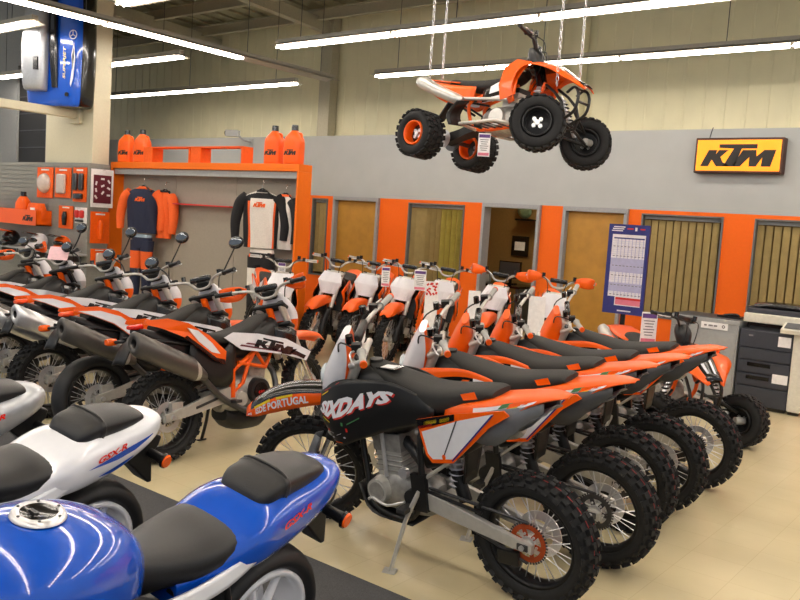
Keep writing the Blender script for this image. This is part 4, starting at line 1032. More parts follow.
t = thing('computer_monitor', 'black computer monitor on the office desk beyond the open doorway', 'monitor', (-7.95,13.3,.82))
g = G(); g.box((0,0,.26), (.46,.04,.32), 'gloss_black'); g.box((0,-.022,.26), (.42,.004,.28), 'dark_grey'); g.obj('screen', t); g = G(); g.box((0,.02,.01),(.22,.16,.02),'gloss_black'); g.box((0,.03,.08),(.05,.03,.14),'gloss_black'); g.obj('foot', t)
g = G(); g.rbox((-8.42,12.98,.90), (.36,.34,.16), 'cabinet_grey', .03); g.box((-8.42,12.90,.985), (.26,.16,.01), 'paper'); simple('desk_printer', g, 'small grey printer at the left end of the office desk', 'printer')

t = thing('added_office_lamp', 'added square lamp, out of view, brightening the room behind the open doorway', 'ceiling light', (-7.0,12.6,3.2)); g = G(); g.box((0,0,.02), (.62,.62,.05), 'housing'); g.obj('housing', t); g = G(); g.box((0,0,-.01), (.56,.56,.01), 'added_light_panel'); g.obj('diffuser', t)  # unseen lamp, added to lift the dark office interior

# floor mat
g = G(); g.box((-5.2, 1.28, .004), (12.4, 3.7, .008), 'mat_carpet'); simple('floor_mat', g, 'charcoal carpet runner on the tile floor under the blue and white motorcycles', 'mat')

# ------------------------------------------------------------------ fluorescent light strips
def light_strip(label, p0, p1, lit=None, drops=(), z=4.4):
    p0, p1 = V((*p0, z)), V((*p1, z)); L = (p1-p0).length; d = (p1-p0).normalized(); ang = math.atan2(d.y, d.x)
    t = thing('fluorescent_light', label, 'ceiling light', p0, (0,0,ang))
    g = G(); g.box((L/2,0,.10), (L,.10,.055), 'housing'); g.loft([[(0,-.02,.07),(0,.02,.07),(0,.17,.022),(0,.165,.015),(0,.02,.062),(0,-.02,.062),(0,-.165,.015),(0,-.17,.022)],[(L,-.02,.07),(L,.02,.07),(L,.17,.022),(L,.165,.015),(L,.02,.062),(L,-.02,.062),(L,-.165,.015),(L,-.17,.022)]], 'housing', smooth=False)
    g.obj('housing', t)
    a, b = lit or (0, L); nn = max(1, round((b-a)/2.4)); s = (b-a)/nn
    for i in range(nn):
        for y in (-.05, .05):
            q = G(); q.cyl((a+i*s+.03, y, .012), (a+(i+1)*s-.03, y, .012), .019, 'tube_light', n=8); q.obj('tube', t)
        q = G(); q.box((a+i*s+.03, 0, .03), (.04,.16,.05), 'housing'); q.obj('lamp_holder', t)
    for x in drops:
        q = G(); zz = roof_z(p0.y)-z-.15; q.cyl((x,0,.12), (x,0,zz), .006, 'steel_dark', n=6); q.obj('hanger_wire', t)
    return t
light_strip('long fluorescent strip nearest the office wall, running above the hanging quad', (-10.05,11.6), (4,11.6), drops=(.5,3.4,6.2,9.5))
light_strip('long fluorescent strip crossing over the chains of the hanging quad, second from the office wall', (-9.95,9.1), (4,9.1), drops=(.5,3.4,6.2,9.5))
light_strip('fluorescent strip under the roof beams, third from the office wall', (-10.0,6.33), (4,6.33), drops=(.5,3.4,6.2,9.5))
light_strip('fluorescent strip running crosswise towards the back wall, its far end unlit', (-11.25,1.6), (-11.25,11.75), (0,7.9), drops=(2,5,8,9.8), z=4.4)
light_strip('low fluorescent strip along the back wall over the orange jugs', (-19,11.7), (-12.2,11.7), drops=(.5,3.4,6.2))
light_strip('short fluorescent strip beside the column above the clothing display', (-19,9.0), (-12.25,9.0), drops=(.5,3.4,6.2))
for k, y in enumerate((3.8, 1.2, -1.4)):
    light_strip(('fluorescent strip over the off-road motorcycles', 'fluorescent strip over the floor mat', 'fluorescent strip behind the camera')[k], (-10.0,y), (4,y), drops=(.5,6.2,12))
light_strip('fluorescent strip deep in the building left of the column', (-19,4.0), (-12.3,4.0), drops=(.5,6))
light_strip('fluorescent strip over the left row of street motorcycles', (-19,6.4), (-12.3,6.4), drops=(.5,6))

# ------------------------------------------------------------------ lit sign
t = thing('illuminated_sign', 'glowing amber light-box sign with black slanted letters on the grey wall', 'sign', (-3.355, WY, 2.72))
g = G(); g.box((0,-.075,.225), (1.09,.15,.45), 'rust_brown'); g.obj('sign_box', t, bevel=.012)
g = G(); g.box((0,-.153,.225), (1.03,.008,.39), 'sign_amber'); g.ktm(lambda u, v: (-.46+.92*u, -.1585, .085+.28*v), 'sign_black'); g.obj('sign_face', t)
g = G(); g.tube([(-.42,-.02,.44),(-.40,-.01,.55),(-.39,-.0,.60)], .006, 'steel_dark', 6, 3); g.obj('power_cable', t)

# ------------------------------------------------------------------ photocopier and cabinet
t = thing('photocopier', 'tall dark grey and beige photocopier standing by the right-hand office window', 'photocopier', (-2.42, 9.72, 0)); t.scale = (.94,.94,.935)
g = G(); g.box((-.05,.32,.50), (.60,.62,.90), 'copier_dark'); g.box((-.05,.32,.03), (.56,.58,.06), 'gloss_black'); g.obj('body', t, bevel=.012)
g = G(); g.box((.325,.30,.50), (.15,.64,.92), 'copier_beige'); g.box((.325,.30,.03), (.13,.6,.06), 'gloss_black'); g.obj('side_tower', t, bevel=.015)
for k, (z, h) in enumerate(((.66,.14),(.505,.14),(.35,.14),(.155,.22))):
    g = G(); g.box((-.05,-.002,z), (.585,.03,h-.008), 'copier_dark'); o = g.obj('drawer', t, bevel=.006)
    if k in (1,2): g = G(); g.box((-.10,-.02,z+.03), (.26,.012,.045), 'gloss_black'); g.obj('handle', o)
g = G(); g.box((-.05,-.0,.84), (.585,.03,.20), 'copier_dark'); g.box((-.22,-.017,.88),(.05,.004,.02),'text_grey'); g.obj('front_cover', t, bevel=.008)
g = G(); g.box((.16,-.019,.845), (.14,.003,.12), 'paper'); g.obj('notice_sheet', t, 'white paper note stuck on the upper front'); g = G(); g.box((.15,-.019,.40), (.17,.003,.11), 'paper'); g.obj('notice_sheet', t, 'white paper note stuck on the lower drawer')
g = G(); g.box((-.05,.42,.985), (.58,.40,.10), 'gloss_black'); g.box((-.05,.20,.955), (.5,.30,.03), 'dark_grey', rot=(.15,0,0)); g.obj('output_tray', t)
g = G(); g.box((.02,.34,1.085), (.74,.56,.11), 'copier_beige'); g.obj('scanner', t, bevel=.015)
g = G(); g.box((.29,-.04,1.02), (.32,.22,.05), 'copier_beige', rot=(.35,0,0)); g.box((.29,-.05,1.052), (.26,.15,.006), 'dark_grey', rot=(.35,0,0)); g.obj('control_panel', t, bevel=.008)
g = G(); g.box((.02,.38,1.17), (.72,.50,.06), 'copier_dark'); g.body([(-.30,.10,1.25,1.19,3,.38),(-.10,.18,1.28,1.19,3,.38),(.28,.19,1.27,1.19,3,.38),(.36,.12,1.24,1.19,3,.38)], 'gloss_black', 3, 16); g.box((-.22,.38,1.225), (.30,.36,.02), 'gloss_black', rot=(0,-.18,0)); g.obj('document_feeder', t, bevel=.01)
t = thing('storage_cabinet', 'grey metal cabinet with a small white nameplate, left of the photocopier', 'cabinet', (-3.16, 9.72, 0))
g = G(); g.box((0,.28,.455), (.78,.56,.91), 'cabinet_grey'); g.obj('body', t, bevel=.01)
g = G(); g.box((0,.28,.935), (.80,.58,.05), 'cabinet_grey'); g.box((.0,.28,.963), (.78,.56,.012), 'dark_grey'); g.obj('top', t, bevel=.006)
g = G(); g.box((0,-.006,.42), (.74,.012,.80), 'cabinet_grey'); g.obj('door', t, bevel=.004)
g = G(); g.box((.12,-.008,.875), (.30,.012,.075), 'paper')
for x, wd in ((.02,.03),(.08,.05),(.135,.04)): g.box((x,-.0155,.875), (wd,.002,.018), 'text_grey')
g.lathe([(.012,-.002),(.018,-.002),(.018,.0),(.012,.0)], 'gloss_black', 20, (.225,-.0145,.875)); g.obj('nameplate', t)
g = G(); g.tube([(-3.05,9.95,.975),(-2.98,9.93,1.0),(-2.88,9.95,1.01),(-2.84,9.96,.985)], .014, 'gloss_black', 8, 4); g.box((-2.94,9.95,.985), (.26,.16,.022), 'gloss_black'); simple('desk_tray', g, 'small black desk tray lying on the grey cabinet', 'tray')

# ------------------------------------------------------------------ price chart on a stand
t = thing('price_chart_stand', 'blue and white price chart poster on a black floor stand', 'sign stand', (-3.86, 9.0, 0), (0,0,R(4)))
g = G(); g.box((0,0,1.455), (.47,.03,1.02), 'board_blue')
y = -.0165
def rect(x0, x1, z0, z1, m, yy=y): g.add([(x0,yy,z0),(x1,yy,z0),(x1,yy,z1),(x0,yy,z1)], [(0,1,2,3)], m)
rect(-.185,.20,1.04,1.85,'board_white'); rect(-.185,.20,1.42,1.58,'board_lilac',y-.001); rect(-.185,.20,1.20,1.30,'board_lilac',y-.001)
rect(-.165,.19,1.80,1.815,'board_blue',y-.001); rect(-.09,.20,1.11,1.135,'red',y-.001); rect(-.185,-.10,1.04,1.14,'board_blue',y-.001)
rect(-.09,.20,1.05,1.11,'board_pink',y-.001)
for k in range(8): rect(-.12+.042*k, -.112+.042*k, 1.15, 1.80, 'board_lilac', y-.002)
for k in range(26): rect(-.175, .19, 1.16+.0245*k, 1.162+.0245*k, 'board_lilac', y-.002)
for k in range(6):
    for j in range(9): rect(-.165+.042*j, -.140+.042*j, 1.16+.11*k, 1.168+.11*k, 'text_grey', y-.003)
for k in range(3): rect(-.20+.01*k, -.07+.012*k, 1.885+.022*k, 1.897+.022*k, 'board_white', y-.001)
rect(-.02,.05,1.91,1.925,'red',y-.001); rect(.07,.095,1.895,1.935,'board_white',y-.001); rect(.13,.185,1.91,1.925,'red',y-.001); rect(-.06,.10,.975,.99,'board_white',y-.001)
g.obj('poster', t)
g = G(); g.box((0,.035,.55), (.05,.03,1.1), 'gloss_black'); g.obj('post', t); g = G(); g.rbox((0,.10,.015), (.42,.40,.03), 'gloss_black', .012); g.obj('base', t)

# ------------------------------------------------------------------ clothing display unit
DY = 7.9
t = thing('clothing_display', 'wide orange framed clothing display with grey back panels', 'display unit', (-10.335, DY, 0))
for x, wd in ((-2.215,.04),(2.215,.04)):
    g = G(); g.box((x,.125,1.205), (wd,.25,2.41), 'display_orange'); g.obj('post', t, bevel=.006)
g = G(); g.box((0,.125,2.46), (4.47,.25,.10), 'display_orange'); g.obj('top_shelf', t, bevel=.006)
g = G(); g.box((0,.06,2.36), (4.37,.03,.09), 'cabinet_grey'); g.obj('valance', t)
for k in range(3): g = G(); g.box((-1.455+1.455*k,.235,1.205), (1.445,.025,2.40), 'display_grey'); g.obj('back_panel', t)
g = G(); g.box((-.02,.14,1.88), (1.55,.16,.02), 'red'); g.obj('display_shelf', t)
for x0 in (-1.36,-.15):
    g = G(); wd = 1.19
    g.box((x0+wd/2,.13,2.745), (wd,.20,.02), 'card_orange'); g.box((x0+.12,.13,2.625), (.24,.20,.23), 'card_orange'); g.box((x0+wd-.015,.13,2.625), (.03,.20,.23), 'card_orange'); g.obj('riser', t)
# jugs
def jug(label, x, y, z, rz):
    t = thing('fluid_jug', label, 'jug', (x,y,z), (0,0,rz), 'orange jugs on the clothing display')
    g = G(); g.body([(0,.125,.085,-.085,4),(.02,.135,.095,-.095,4),(.30,.135,.095,-.095,4),(.38,.11,.08,-.08,3),(.44,.055,.05,-.05,2.4),(.46,.045,.045,-.045,2)], 'orange', 3, 24, 'z')
    g.ktm(lambda u, v: (-.10+.2*u, -.0965, .12+.075*v), 'sign_black'); g.obj('bottle', t)
    g = G(); g.tube([(.06,0,.42),(.105,0,.41),(.115,0,.36),(.105,0,.30)], .018, 'orange', 8, 4); g.obj('handle', t)
    g = G(); g.cyl((0,0,.455),(0,0,.53), .048, 'gloss_black', .044, 18); g.obj('cap', t)
for l, x, rz in (('leftmost orange jug standing on the clothing display',-12.30,.3),('orange jug second from left on the clothing display, beside the orange riser',-11.86,.3),('orange jug third from left on the clothing display, right of the risers',-8.73,.2),('orange jug at the right end of the clothing display',-8.34,.2)): jug(l, x, 8.02, 2.51, rz)
# camera
t = thing('security_camera', 'small grey security camera on a bracket high on the wall above the display', 'camera', (-12.75,WY,3.2))
g = G(); g.box((0,-.01,0), (.10,.02,.14), 'cabinet_grey'); g.tube([(0,-.02,.0),(0,-.2,.02),(-.10,-.28,.12)], .02, 'cabinet_grey', 8, 4); g.obj('bracket', t)
g = G(); g.box((-.20,-.32,.14), (.26,.13,.12), 'cabinet_grey', rot=(0,0,.5)); g.cyl((-.30,-.37,.14),(-.34,-.39,.14), .045, 'gloss_black'); g.obj('body', t)

# ------------------------------------------------------------------ garments
def jersey(label, cat, x, y, z, main, sleeve, accent, rz=0, w=.27, L=.72, motif=False, style=0):
    t = thing('riding_jersey' if cat == 'jersey' else 'riding_jacket', label, cat, (x,y,z), (0,0,rz))
    def mf(u, v):        # u from hem to neck, v round the body (front is .5-1)
        if style == 1:   # navy vest, orange yoke
            return accent if u > .86 else main
        if style == 2:   # white front panel, black flanks, orange band
            d = abs(v-.75)
            if u > .86: return main
            if v <= .5: return sleeve
            if d < .085 and u < .60: return main
            if d < .115 and u < .52: return accent
            if u > .66 and d > .10+.5*(.86-u): return main
            return sleeve
        return main
    g = G(); g.body([(-L,w*.92,.055,-.055,2.6),(-L*.7,w*.95,.075,-.075,2.6),(-L*.3,w,.09,-.10,2.6),(-.10,w*1.0,.08,-.085,2.6),(-.04,w*.72,.06,-.06,2.4),(0,w*.34,.045,-.045,2.2)], main, 5, 36, 'z', mf)
    for i, (a, b, c) in enumerate(g.v):
        g.v[i] = (a, b+.012*math.sin(a*40+c*9)*min(1,-c*3 if c < 0 else 0), c)
    if motif:
        g.ktm(lambda u, v: (-.09+.18*u, -.112, -.22+.07*v), accent)
    g.obj('body', t)
    for s in (-1, 1):
        g = G(); g.tube([(s*w*.82,0,-.08),(s*(w+.05),-.01,-.18),(s*(w+.10),-.03,-.42),(s*(w+.09),-.05,-.66)], [.085,.082,.07,.055], sleeve, 14, 5)
        g.obj('sleeve', t)
    g = G(); g.lathe([(.085,0),(.075,.03),(.07,.03),(.08,0)], accent if style != 2 else 'cloth_black', 20, (0,0,-.012), 'z'); g.obj('collar', t)
    return t
def hanger(label, x, y, z, rz=0, w=.21):
    t = thing('clothes_hanger', label, 'hanger', (x,y,z), (0,0,rz))
    g = G(); g.tube([(-w,0,-.075),(-.05,0,-.0),(0,0,.015),(.05,0,-.0),(w,0,-.075)], .012, 'gloss_black', 8, 4); g.obj('arms', t)
    g = G(); g.tube([(0,0,.015),(0,0,.07),(.02,.0,.10),(0,.02,.13),(0,(8.118-y)*.6,.13),(0,8.118-y,.125)], .006, 'chrome', 6, 4); g.obj('hook', t)
def pants(label, x, y, z, main, accent, rz=0, band=None):
    t = thing('riding_pants', label, 'pants', (x,y,z), (0,0,rz))
    for s in (-1, 1):
        g = G(); g.body([(-.98,.075,.06,-.06,2.4,s*.12) if False else (-.98,.075,.06,-.06,2.4),(-.55,.095,.075,-.08,2.4),(-.20,.12,.08,-.08,2.4),(-.10,.13,.08,-.08,2.4)], main, 4, 20, 'z', lambda u, v: accent if (.30 < u < .52 and v > .5) else main)
        g.v = [(a+s*(.115+.03*(-c)), b, c) for a, b, c in g.v]; g.obj('leg', t)
    g = G(); g.body([(-.22,.22,.08,-.08,2.6),(-.08,.21,.085,-.085,2.6),(0,.20,.07,-.07,2.6)], main, 3, 24, 'z', lambda u, v: (band or accent) if u > .5 else main); g.obj('waist', t)
jersey('navy and orange riding jersey hanging at the left of the clothing display', 'jersey', -11.52, 7.84, 2.10, 'navy', 'cloth_orange', 'cloth_orange', .45, style=1, motif=True)
hanger('black hanger of the navy and orange jersey', -11.52, 7.84, 2.12)
pants('navy and orange riding pants with a pale blue waist hanging below the navy jersey', -11.54, 7.86, 1.36, 'navy', 'cloth_orange', .1, 'pale_blue')
jersey('all orange riding jacket partly hidden behind the navy jersey', 'jacket', -11.22, 8.03, 2.06, 'cloth_orange', 'cloth_orange', 'cloth_black', 0, .19, .74)
hanger('black hanger of the orange jacket', -11.22, 8.03, 2.08, 0, .15)
jersey('white black and orange riding jersey at the right of the clothing display', 'jersey', -8.72, 7.83, 2.12, 'cloth_white', 'cloth_black', 'cloth_orange', .5, .26, .78, True, 2)
hanger('black hanger of the white and black jersey', -8.72, 7.83, 2.14)
jersey('plain white riding jersey with black sleeves, partly behind the patterned one', 'jersey', -8.47, 8.03, 2.08, 'cloth_white', 'cloth_black', 'cloth_orange', 0, .18, .74)
hanger('black hanger of the jersey partly hidden', -8.47, 8.03, 2.10, 0, .14)
pants('black and white riding pants hanging below the black and white jersey', -8.70, 7.86, 1.32, 'cloth_black', 'cloth_white', .1)

# ------------------------------------------------------------------ slat wall with accessories
def slat(name, x0, x1, y, z1, face):
    g = G()
    if face == 'front':
        g.box(((x0+x1)/2, y+.012, z1/2), (x1-x0, .024, z1), 'slat_grey')
        z = .1
        while z < z1: g.box(((x0+x1)/2, y-.006, z+.035), (x1-x0, .012, .062), 'slat_grey'); z += .076
    return g
g = slat('', -16.4, -12.47, 7.45, 2.44, 'front')
g.box((-12.456, 7.615, 1.22), (.024, .37, 2.44), 'slat_grey')
z = .1
while z < 2.42: g.box((-12.438, 7.615, z+.035), (.012, .37, .062), 'slat_grey'); z += .076
simple('slat_wall', g, 'grey grooved slat wall wrapped round the column, hung with orange accessory packs', 'slat wall')
def pack(label, x, y, z, wd, h, shape, rz=0, card='card_orange', item='blister'):
    t = thing('accessory_pack', label, 'package', (x,y,z), (0,0,rz), 'accessory packs on the slat wall')
    g = G(); g.box((0,-.01,-h/2), (wd,.014,h), card); g.box((0,-.018,-h*.08), (wd*.5,.003,h*.05), 'paper'); g.obj('backing_card', t, bevel=.003)
    g = G()
    if shape == 'dome': g.ell((0,-.02,-h*.52), (wd*.36,.11,h*.33), item, 10)
    elif shape == 'tall': g.rbox((0,-.05,-h*.54), (wd*.5,.07,h*.66), item, .03)
    elif shape == 'pair':
        for s in (-1,1): g.rbox((s*wd*.22,-.045,-h*.42), (wd*.26,.06,h*.50), item, .025)
        g.rbox((0,-.04,-h*.84), (wd*.6,.05,h*.16), 'gloss_black', .015)
    elif shape == 'art':
        g.box((0,-.02,-h*.52), (wd*.80,.006,h*.74), 'maroon')
        for k in range(9): g.box((wd*.33*math.sin(k*2.1), -.025, -h*(.25+.06*k)), (wd*.16,.004,h*.05), 'paper', rot=(0,k*.9,0))
    elif shape == 'tool': g.body([(-h*.85,.03,.0,-.07,2.4),(-h*.5,.055,.0,-.08,2.4),(-h*.25,.03,.0,-.06,2.4)], item, 4, 14, 'z')
    g.obj('blister', t)
    g = G(); g.cyl((0,.0,-.012),(0,-.09,-.012), .004, 'chrome', n=6); g.obj('peg_hook', t)
yy = 7.43
pack('orange pack with a clear domed blister, leftmost on the slat wall', -13.78, yy, 2.36, .52, .52, 'dome')
pack('orange pack with a tall clear blister, second from left on the slat wall', -13.20, yy, 2.36, .50, .50, 'tall')
pack('orange pack holding two grey grips, on the column corner of the slat wall', -12.68, yy, 2.37, .40, .56, 'pair', item='steel_dark')
pack('white framed pack with a dark red print, on the side of the column', -12.425, 7.66, 2.36, .40, .62, 'art', R(90), 'paper')
pack('pack with an orange tool, below the white framed pack on the column side', -12.425, 7.64, 1.67, .34, .52, 'tool', R(90), 'card_orange', 'orange')
pack('orange pack with a black item, below the tall clear blister pack', -13.08, yy, 1.73, .44, .38, 'tool', item='gloss_black')
pack('small white pack with red parts, below the two grey grips', -12.62, yy, 1.72, .34, .26, 'pair', 0, 'paper', 'red')
pack('small orange pack low on the side of the column', -12.425, 7.64, 1.06, .30, .30, 'tall', R(90))
# bin shelf with goods
t = thing('bin_shelf', 'orange open display bin fixed along the slat wall, with black lettering', 'shelf', (-14.6, 7.43, 1.36))
g = G(); g.box((.05,-.14,.01), (2.0,.28,.02), 'orange'); g.obj('tray', t); g = G(); g.box((.05,-.275,.13), (2.0,.02,.26), 'orange'); g.ktm(lambda u, v: (.60+.36*u, -.287, .07+.10*v), 'sign_black'); g.ktm(lambda u, v: (-.85+.36*u, -.287, .07+.10*v), 'sign_black'); g.obj('front_panel', t)
for s in (-.94, 1.04): g = G(); g.box((s,-.14,.13), (.02,.27,.26), 'orange'); g.obj('end_panel', t)
t = thing('fluid_jug', 'orange jug with a black cap standing in the slat wall bin', 'jug', (-14.22,7.27,1.381), (0,0,.2))
g = G(); g.body([(0,.125,.085,-.085,4),(.02,.135,.095,-.095,4),(.30,.135,.095,-.095,4),(.40,.10,.08,-.08,3),(.46,.05,.05,-.05,2.4)], 'orange', 3, 24, 'z'); g.obj('bottle', t); g = G(); g.cyl((0,0,.455),(0,0,.54), .05, 'gloss_black', .046); g.obj('cap', t)
g = G(); g.body([(0,.22,.08,-.08,3.2),(.20,.24,.10,-.10,3.2),(.36,.20,.07,-.07,3)], 'card_orange', 3, 20, 'z'); g.box((0.05,-.10,.24), (.14,.012,.08), 'paper'); o = simple('tool_bag', g, 'soft orange bag with a pale label in the right end of the bin', 'bag'); o.location = (-13.78,7.28,1.38)
# helmets and boots on the lower slat wall
def helmet(label, x, y, z, rz, shell, trim):
    t = thing('off_road_helmet', label, 'helmet', (x,y,z), (0,0,rz), 'helmets on the slat wall')
    g = G(); g.ell((0,0,.14), (.15,.125,.135), shell, 12); g.obj('shell', t)
    g = G(); g.body([(.08,.09,.13,.02,3),(.18,.07,.10,.0,3),(.23,.04,.07,.01,3)], shell, 3, 16); g.obj('chin_bar', t)
    g = G(); g.sheet([[(.08,.11,.24),(.08,0,.26),(.08,-.11,.24)],[(.28,.08,.27),(.28,0,.29),(.28,-.08,.27)]], .008, trim, 4, 4); g.obj('peak', t)
    g = G(); g.ell((.10,0,.15), (.07,.10,.05), 'gloss_black', 8); g.obj('eye_port', t)
t = thing('helmet_shelf', 'grey shelf low on the slat wall behind the street motorcycles', 'shelf', (-13.7,7.43,.95)); g = G(); g.box((0,-.17,0), (2.6,.34,.03), 'cabinet_grey'); g.obj('board', t)
for s in (-1.1, 0, 1.1): g = G(); g.box((s,-.12,-.07), (.02,.24,.11), 'steel_dark'); g.obj('bracket', t)
helmet('black and orange off-road helmet on the slat wall shelf, under the bin', -14.55, 7.24, .965, -1.3, 'gloss_black', 'orange')
helmet('white off-road helmet on the slat wall shelf, in the middle', -13.6, 7.24, .965, -1.5, 'white', 'gloss_black')
helmet('orange off-road helmet on the slat wall shelf, nearest the column corner', -12.85, 7.24, .965, -1.2, 'orange', 'gloss_black')

# ------------------------------------------------------------------ beam and the standing watercraft
g = G(); g.box((-12.92, 6.2, 3.235), (.16, 2.59, .13), 'beige_paint'); g.box((-12.92,7.46,3.235),(.3,.06,.3),'beige_paint'); simple('support_beam', g, 'cream painted beam sticking out from the column under the blue watercraft', 'beam', bevel=.004)
t = thing('personal_watercraft', 'blue and black personal watercraft with a silver hood, stood on end against the column', 'watercraft', (-12.90, 7.14, 3.30), (0,0,R(22)))
g = G(); g.body([(0,.44,.20,-.16,4),(.05,.52,.27,-.20,4),(.4,.55,.30,-.22,4),(1.2,.56,.30,-.22,3.6),(2.0,.50,.28,-.20,3),(2.5,.34,.20,-.14,2.6),(2.75,.14,.10,-.06,2.4)], 'blue', 4, 32, 'z', lambda u, v: 'gloss_black' if (v < .13 or v > .90) else 'blue'); g.obj('hull', t)
g = G(); g.body([(.22,.16,-.18,-.30,3.4,-.22),(.30,.20,-.18,-.40,3,-.22),(.9,.21,-.18,-.44,3,-.22),(1.6,.17,-.18,-.40,2.8,-.20),(1.9,.08,-.18,-.28,2.6,-.2)], 'silver_paint', 4, 24, 'z'); g.box((-.10,-.40,.62),(.07,.10,.20),'gloss_black'); g.obj('hood', t)
g = G(); g.body([(.28,.05,-.20,-.26,3,.10),(.9,.07,-.20,-.30,3,.08),(1.7,.06,-.20,-.30,3,.06)], 'gloss_black', 3, 14, 'z'); g.obj('foot_rail', t)
g = G(); g.text('SUPERJET', lambda x, y: (.25-.06*y+.06, -.238, .42+.50*x), 'cream', .2, .02); g.tube([(.08,-.238,1.3),(.12,-.24,.9),(.10,-.238,.55)], .008, 'white', 5, 4); g.obj('hull_lettering', t)
g = G(); T = lambda u, v: (.46+.035*math.cos(u)*v, -.225, 1.15+.05*math.sin(u)*v)
g.lathe([(.060,-.236),(.072,-.236),(.072,-.230),(.060,-.230)], 'white', 28, (.42,0,1.10))
for k in range(3): a = k*2.094+math.pi/2; g.tube([(.42,-.236,1.10),(.42+.06*math.cos(a),-.236,1.10+.06*math.sin(a))], .006, 'white', 5, 1)
g.plate([(.40,.30),(.44,.42),(.47,.75),(.44,.98),(.40,.80),(.42,.60),(.385,.35)], .004, 'white', lambda u, v, w: (u, -.232-w, v)); g.plate([(.425,.55),(.45,.75),(.44,.9),(.42,.78)], .002, 'gloss_black', lambda u, v, w: (u, -.2365-w, v))
g.cyl((.33,-.24,.18),(.33,-.225,.18), .035, 'gloss_black'); g.obj('decals', t)

# ------------------------------------------------------------------ hanging quad
q1 = quad('orange sport quad hanging on chains from the ceiling above the showroom')
q1.location = (-4.98, 6.92, 2.43); q1.rotation_euler = (R(-4), R(-1.6), R(-6))
def chain(label, x, y, z0, z1):
    g = G(); z = z0; k = 0
    while z < z1:
        lnk = []
        for i in range(8):
            a = 2*math.pi*i/8; u, v = .013*math.cos(a), .026*math.sin(a)
            lnk.append((u, 0, v) if k % 2 else (0, u, v))
        lnk.append(lnk[0]); g.tube([(x+a, y+b, z+c) for a, b, c in lnk], .0042, 'silver', 4, 1, True, False); z += .042; k += 1
    simple('hoist_chain', g, label, 'chain', 'chains holding the quad')
g = None
chain('silver chain holding the rear of the hanging quad, leftmost of four', -5.16, 6.78, 3.30, roof_z(6.78)-.1)
chain('silver chain holding the rear of the hanging quad, second from left', -5.18, 7.02, 3.28, roof_z(7.02)-.1)
chain('silver chain holding the front of the hanging quad, second from right beside the handlebar', -3.62, 6.60, 3.12, roof_z(6.6)-.1)
chain('silver chain holding the front bumper of the hanging quad, rightmost of four', -3.60, 6.98, 3.05, roof_z(6.98)-.1)
def tagcard(label, x, y, z, wd, h, rz, kind='price', tilt=0):
    g = G(); T = MX.Translation((x,y,z)) @ MX.Rotation(rz,4,'Z') @ MX.Rotation(tilt,4,'X')
    g.box((0,0,-h/2), (wd,.003,h), 'pink' if kind == 'pink' else 'paper', M=T)
    if kind == 'price':
        g.box((0,-.002,-h*.12), (wd*.9,.001,h*.14), 'purple', M=T); g.box((0,-.002,-h*.9), (wd*.9,.001,h*.12), 'board_pink', M=T)
        for k in range(6): g.box((0,-.002,-h*(.28+.09*k)), (wd*(.7-.1*(k % 3)),.001,h*.03), 'text_grey', M=T)
    elif kind == 'splash':
        for k in range(14): g.box((wd*.36*math.sin(k*2.4), -.002-.0002*k, -h*.14+h*.10*math.cos(k*1.7)), (wd*.20,.0008,h*.035), 'red', rot=(0,k*.8,0), M=T)
    g.tube([T @ V((0,0,0)), T @ V((0,.01,.05))], .0018, 'gloss_black', 4, 1)
    return simple('hang_tag', g, label, 'tag')
tagcard('price tag hanging under the hanging quad beside its rear wheel', -4.24, 6.46, 2.68, .11, .21, R(28))

# ------------------------------------------------------------------ quad on the floor
q2 = quad('orange and black quad standing on the floor in front of the grey cabinet'); q2.location = (-3.43, 8.28, 0); q2.rotation_euler = (0,0,R(-40))
tagcard('price tag on the quad in front of the cabinet', -2.99, 7.62, 1.13, .15, .30, R(38))

# ------------------------------------------------------------------ off-road bikes, first row (pointing left)
LEAN = R(-8)
b1 = dirt_bike('nearest off-road motorcycle, its black tank sides lettered in white, with a long kickstand', 'enduro', True, 32)
b1.location = (-1.86, 3.58, 0); b1.rotation_euler = (LEAN, 0, R(180))
seat_M = MX.Translation(b1.location) @ b1.rotation_euler.to_matrix().to_4x4()
g = G(); g.box((0,0,0), (.13,.085,.004), 'gloss_black', rot=(0,.07,0), M=seat_M @ MX.Translation((.86,.03,1.068))); g.box((0,0,.003), (.085,.06,.003), 'paper', rot=(0,.07,0), M=seat_M @ MX.Translation((.86,.03,1.068))); simple('info_card', g, 'small black bordered white card lying on the seat of the nearest off-road motorcycle', 'card')
row = 'off-road motorcycles parked in the front row'; b1['group'] = row
b2 = dirt_bike('orange off-road motorcycle second in the front row, behind the lettered black one', 'enduro', False, 32, row)
b2.location = (-1.84, 4.27, 0); b2.rotation_euler = (LEAN, 0, R(181))
b3 = None
for lab, x, y, rz, a in (('orange off-road motorcycle in the middle of the front row, third from the camera', -1.97, 4.90, 180, 32),
                      ('orange off-road motorcycle fourth from the camera in the front row', -1.98, 5.46, 181, 30),
                      ('orange off-road motorcycle farthest in the front row, next to the quad on the floor', -1.98, 6.20, 179, 33)):
    if b3 is None: b3 = dirt_bike(lab, 'enduro', False, a, row, mask='orange'); b3.location = (x,y,0); b3.rotation_euler = (LEAN,0,R(rz))
    else: dup(b3, lab, (x,y,0), (LEAN,0,R(rz)), dirt_steer(a))
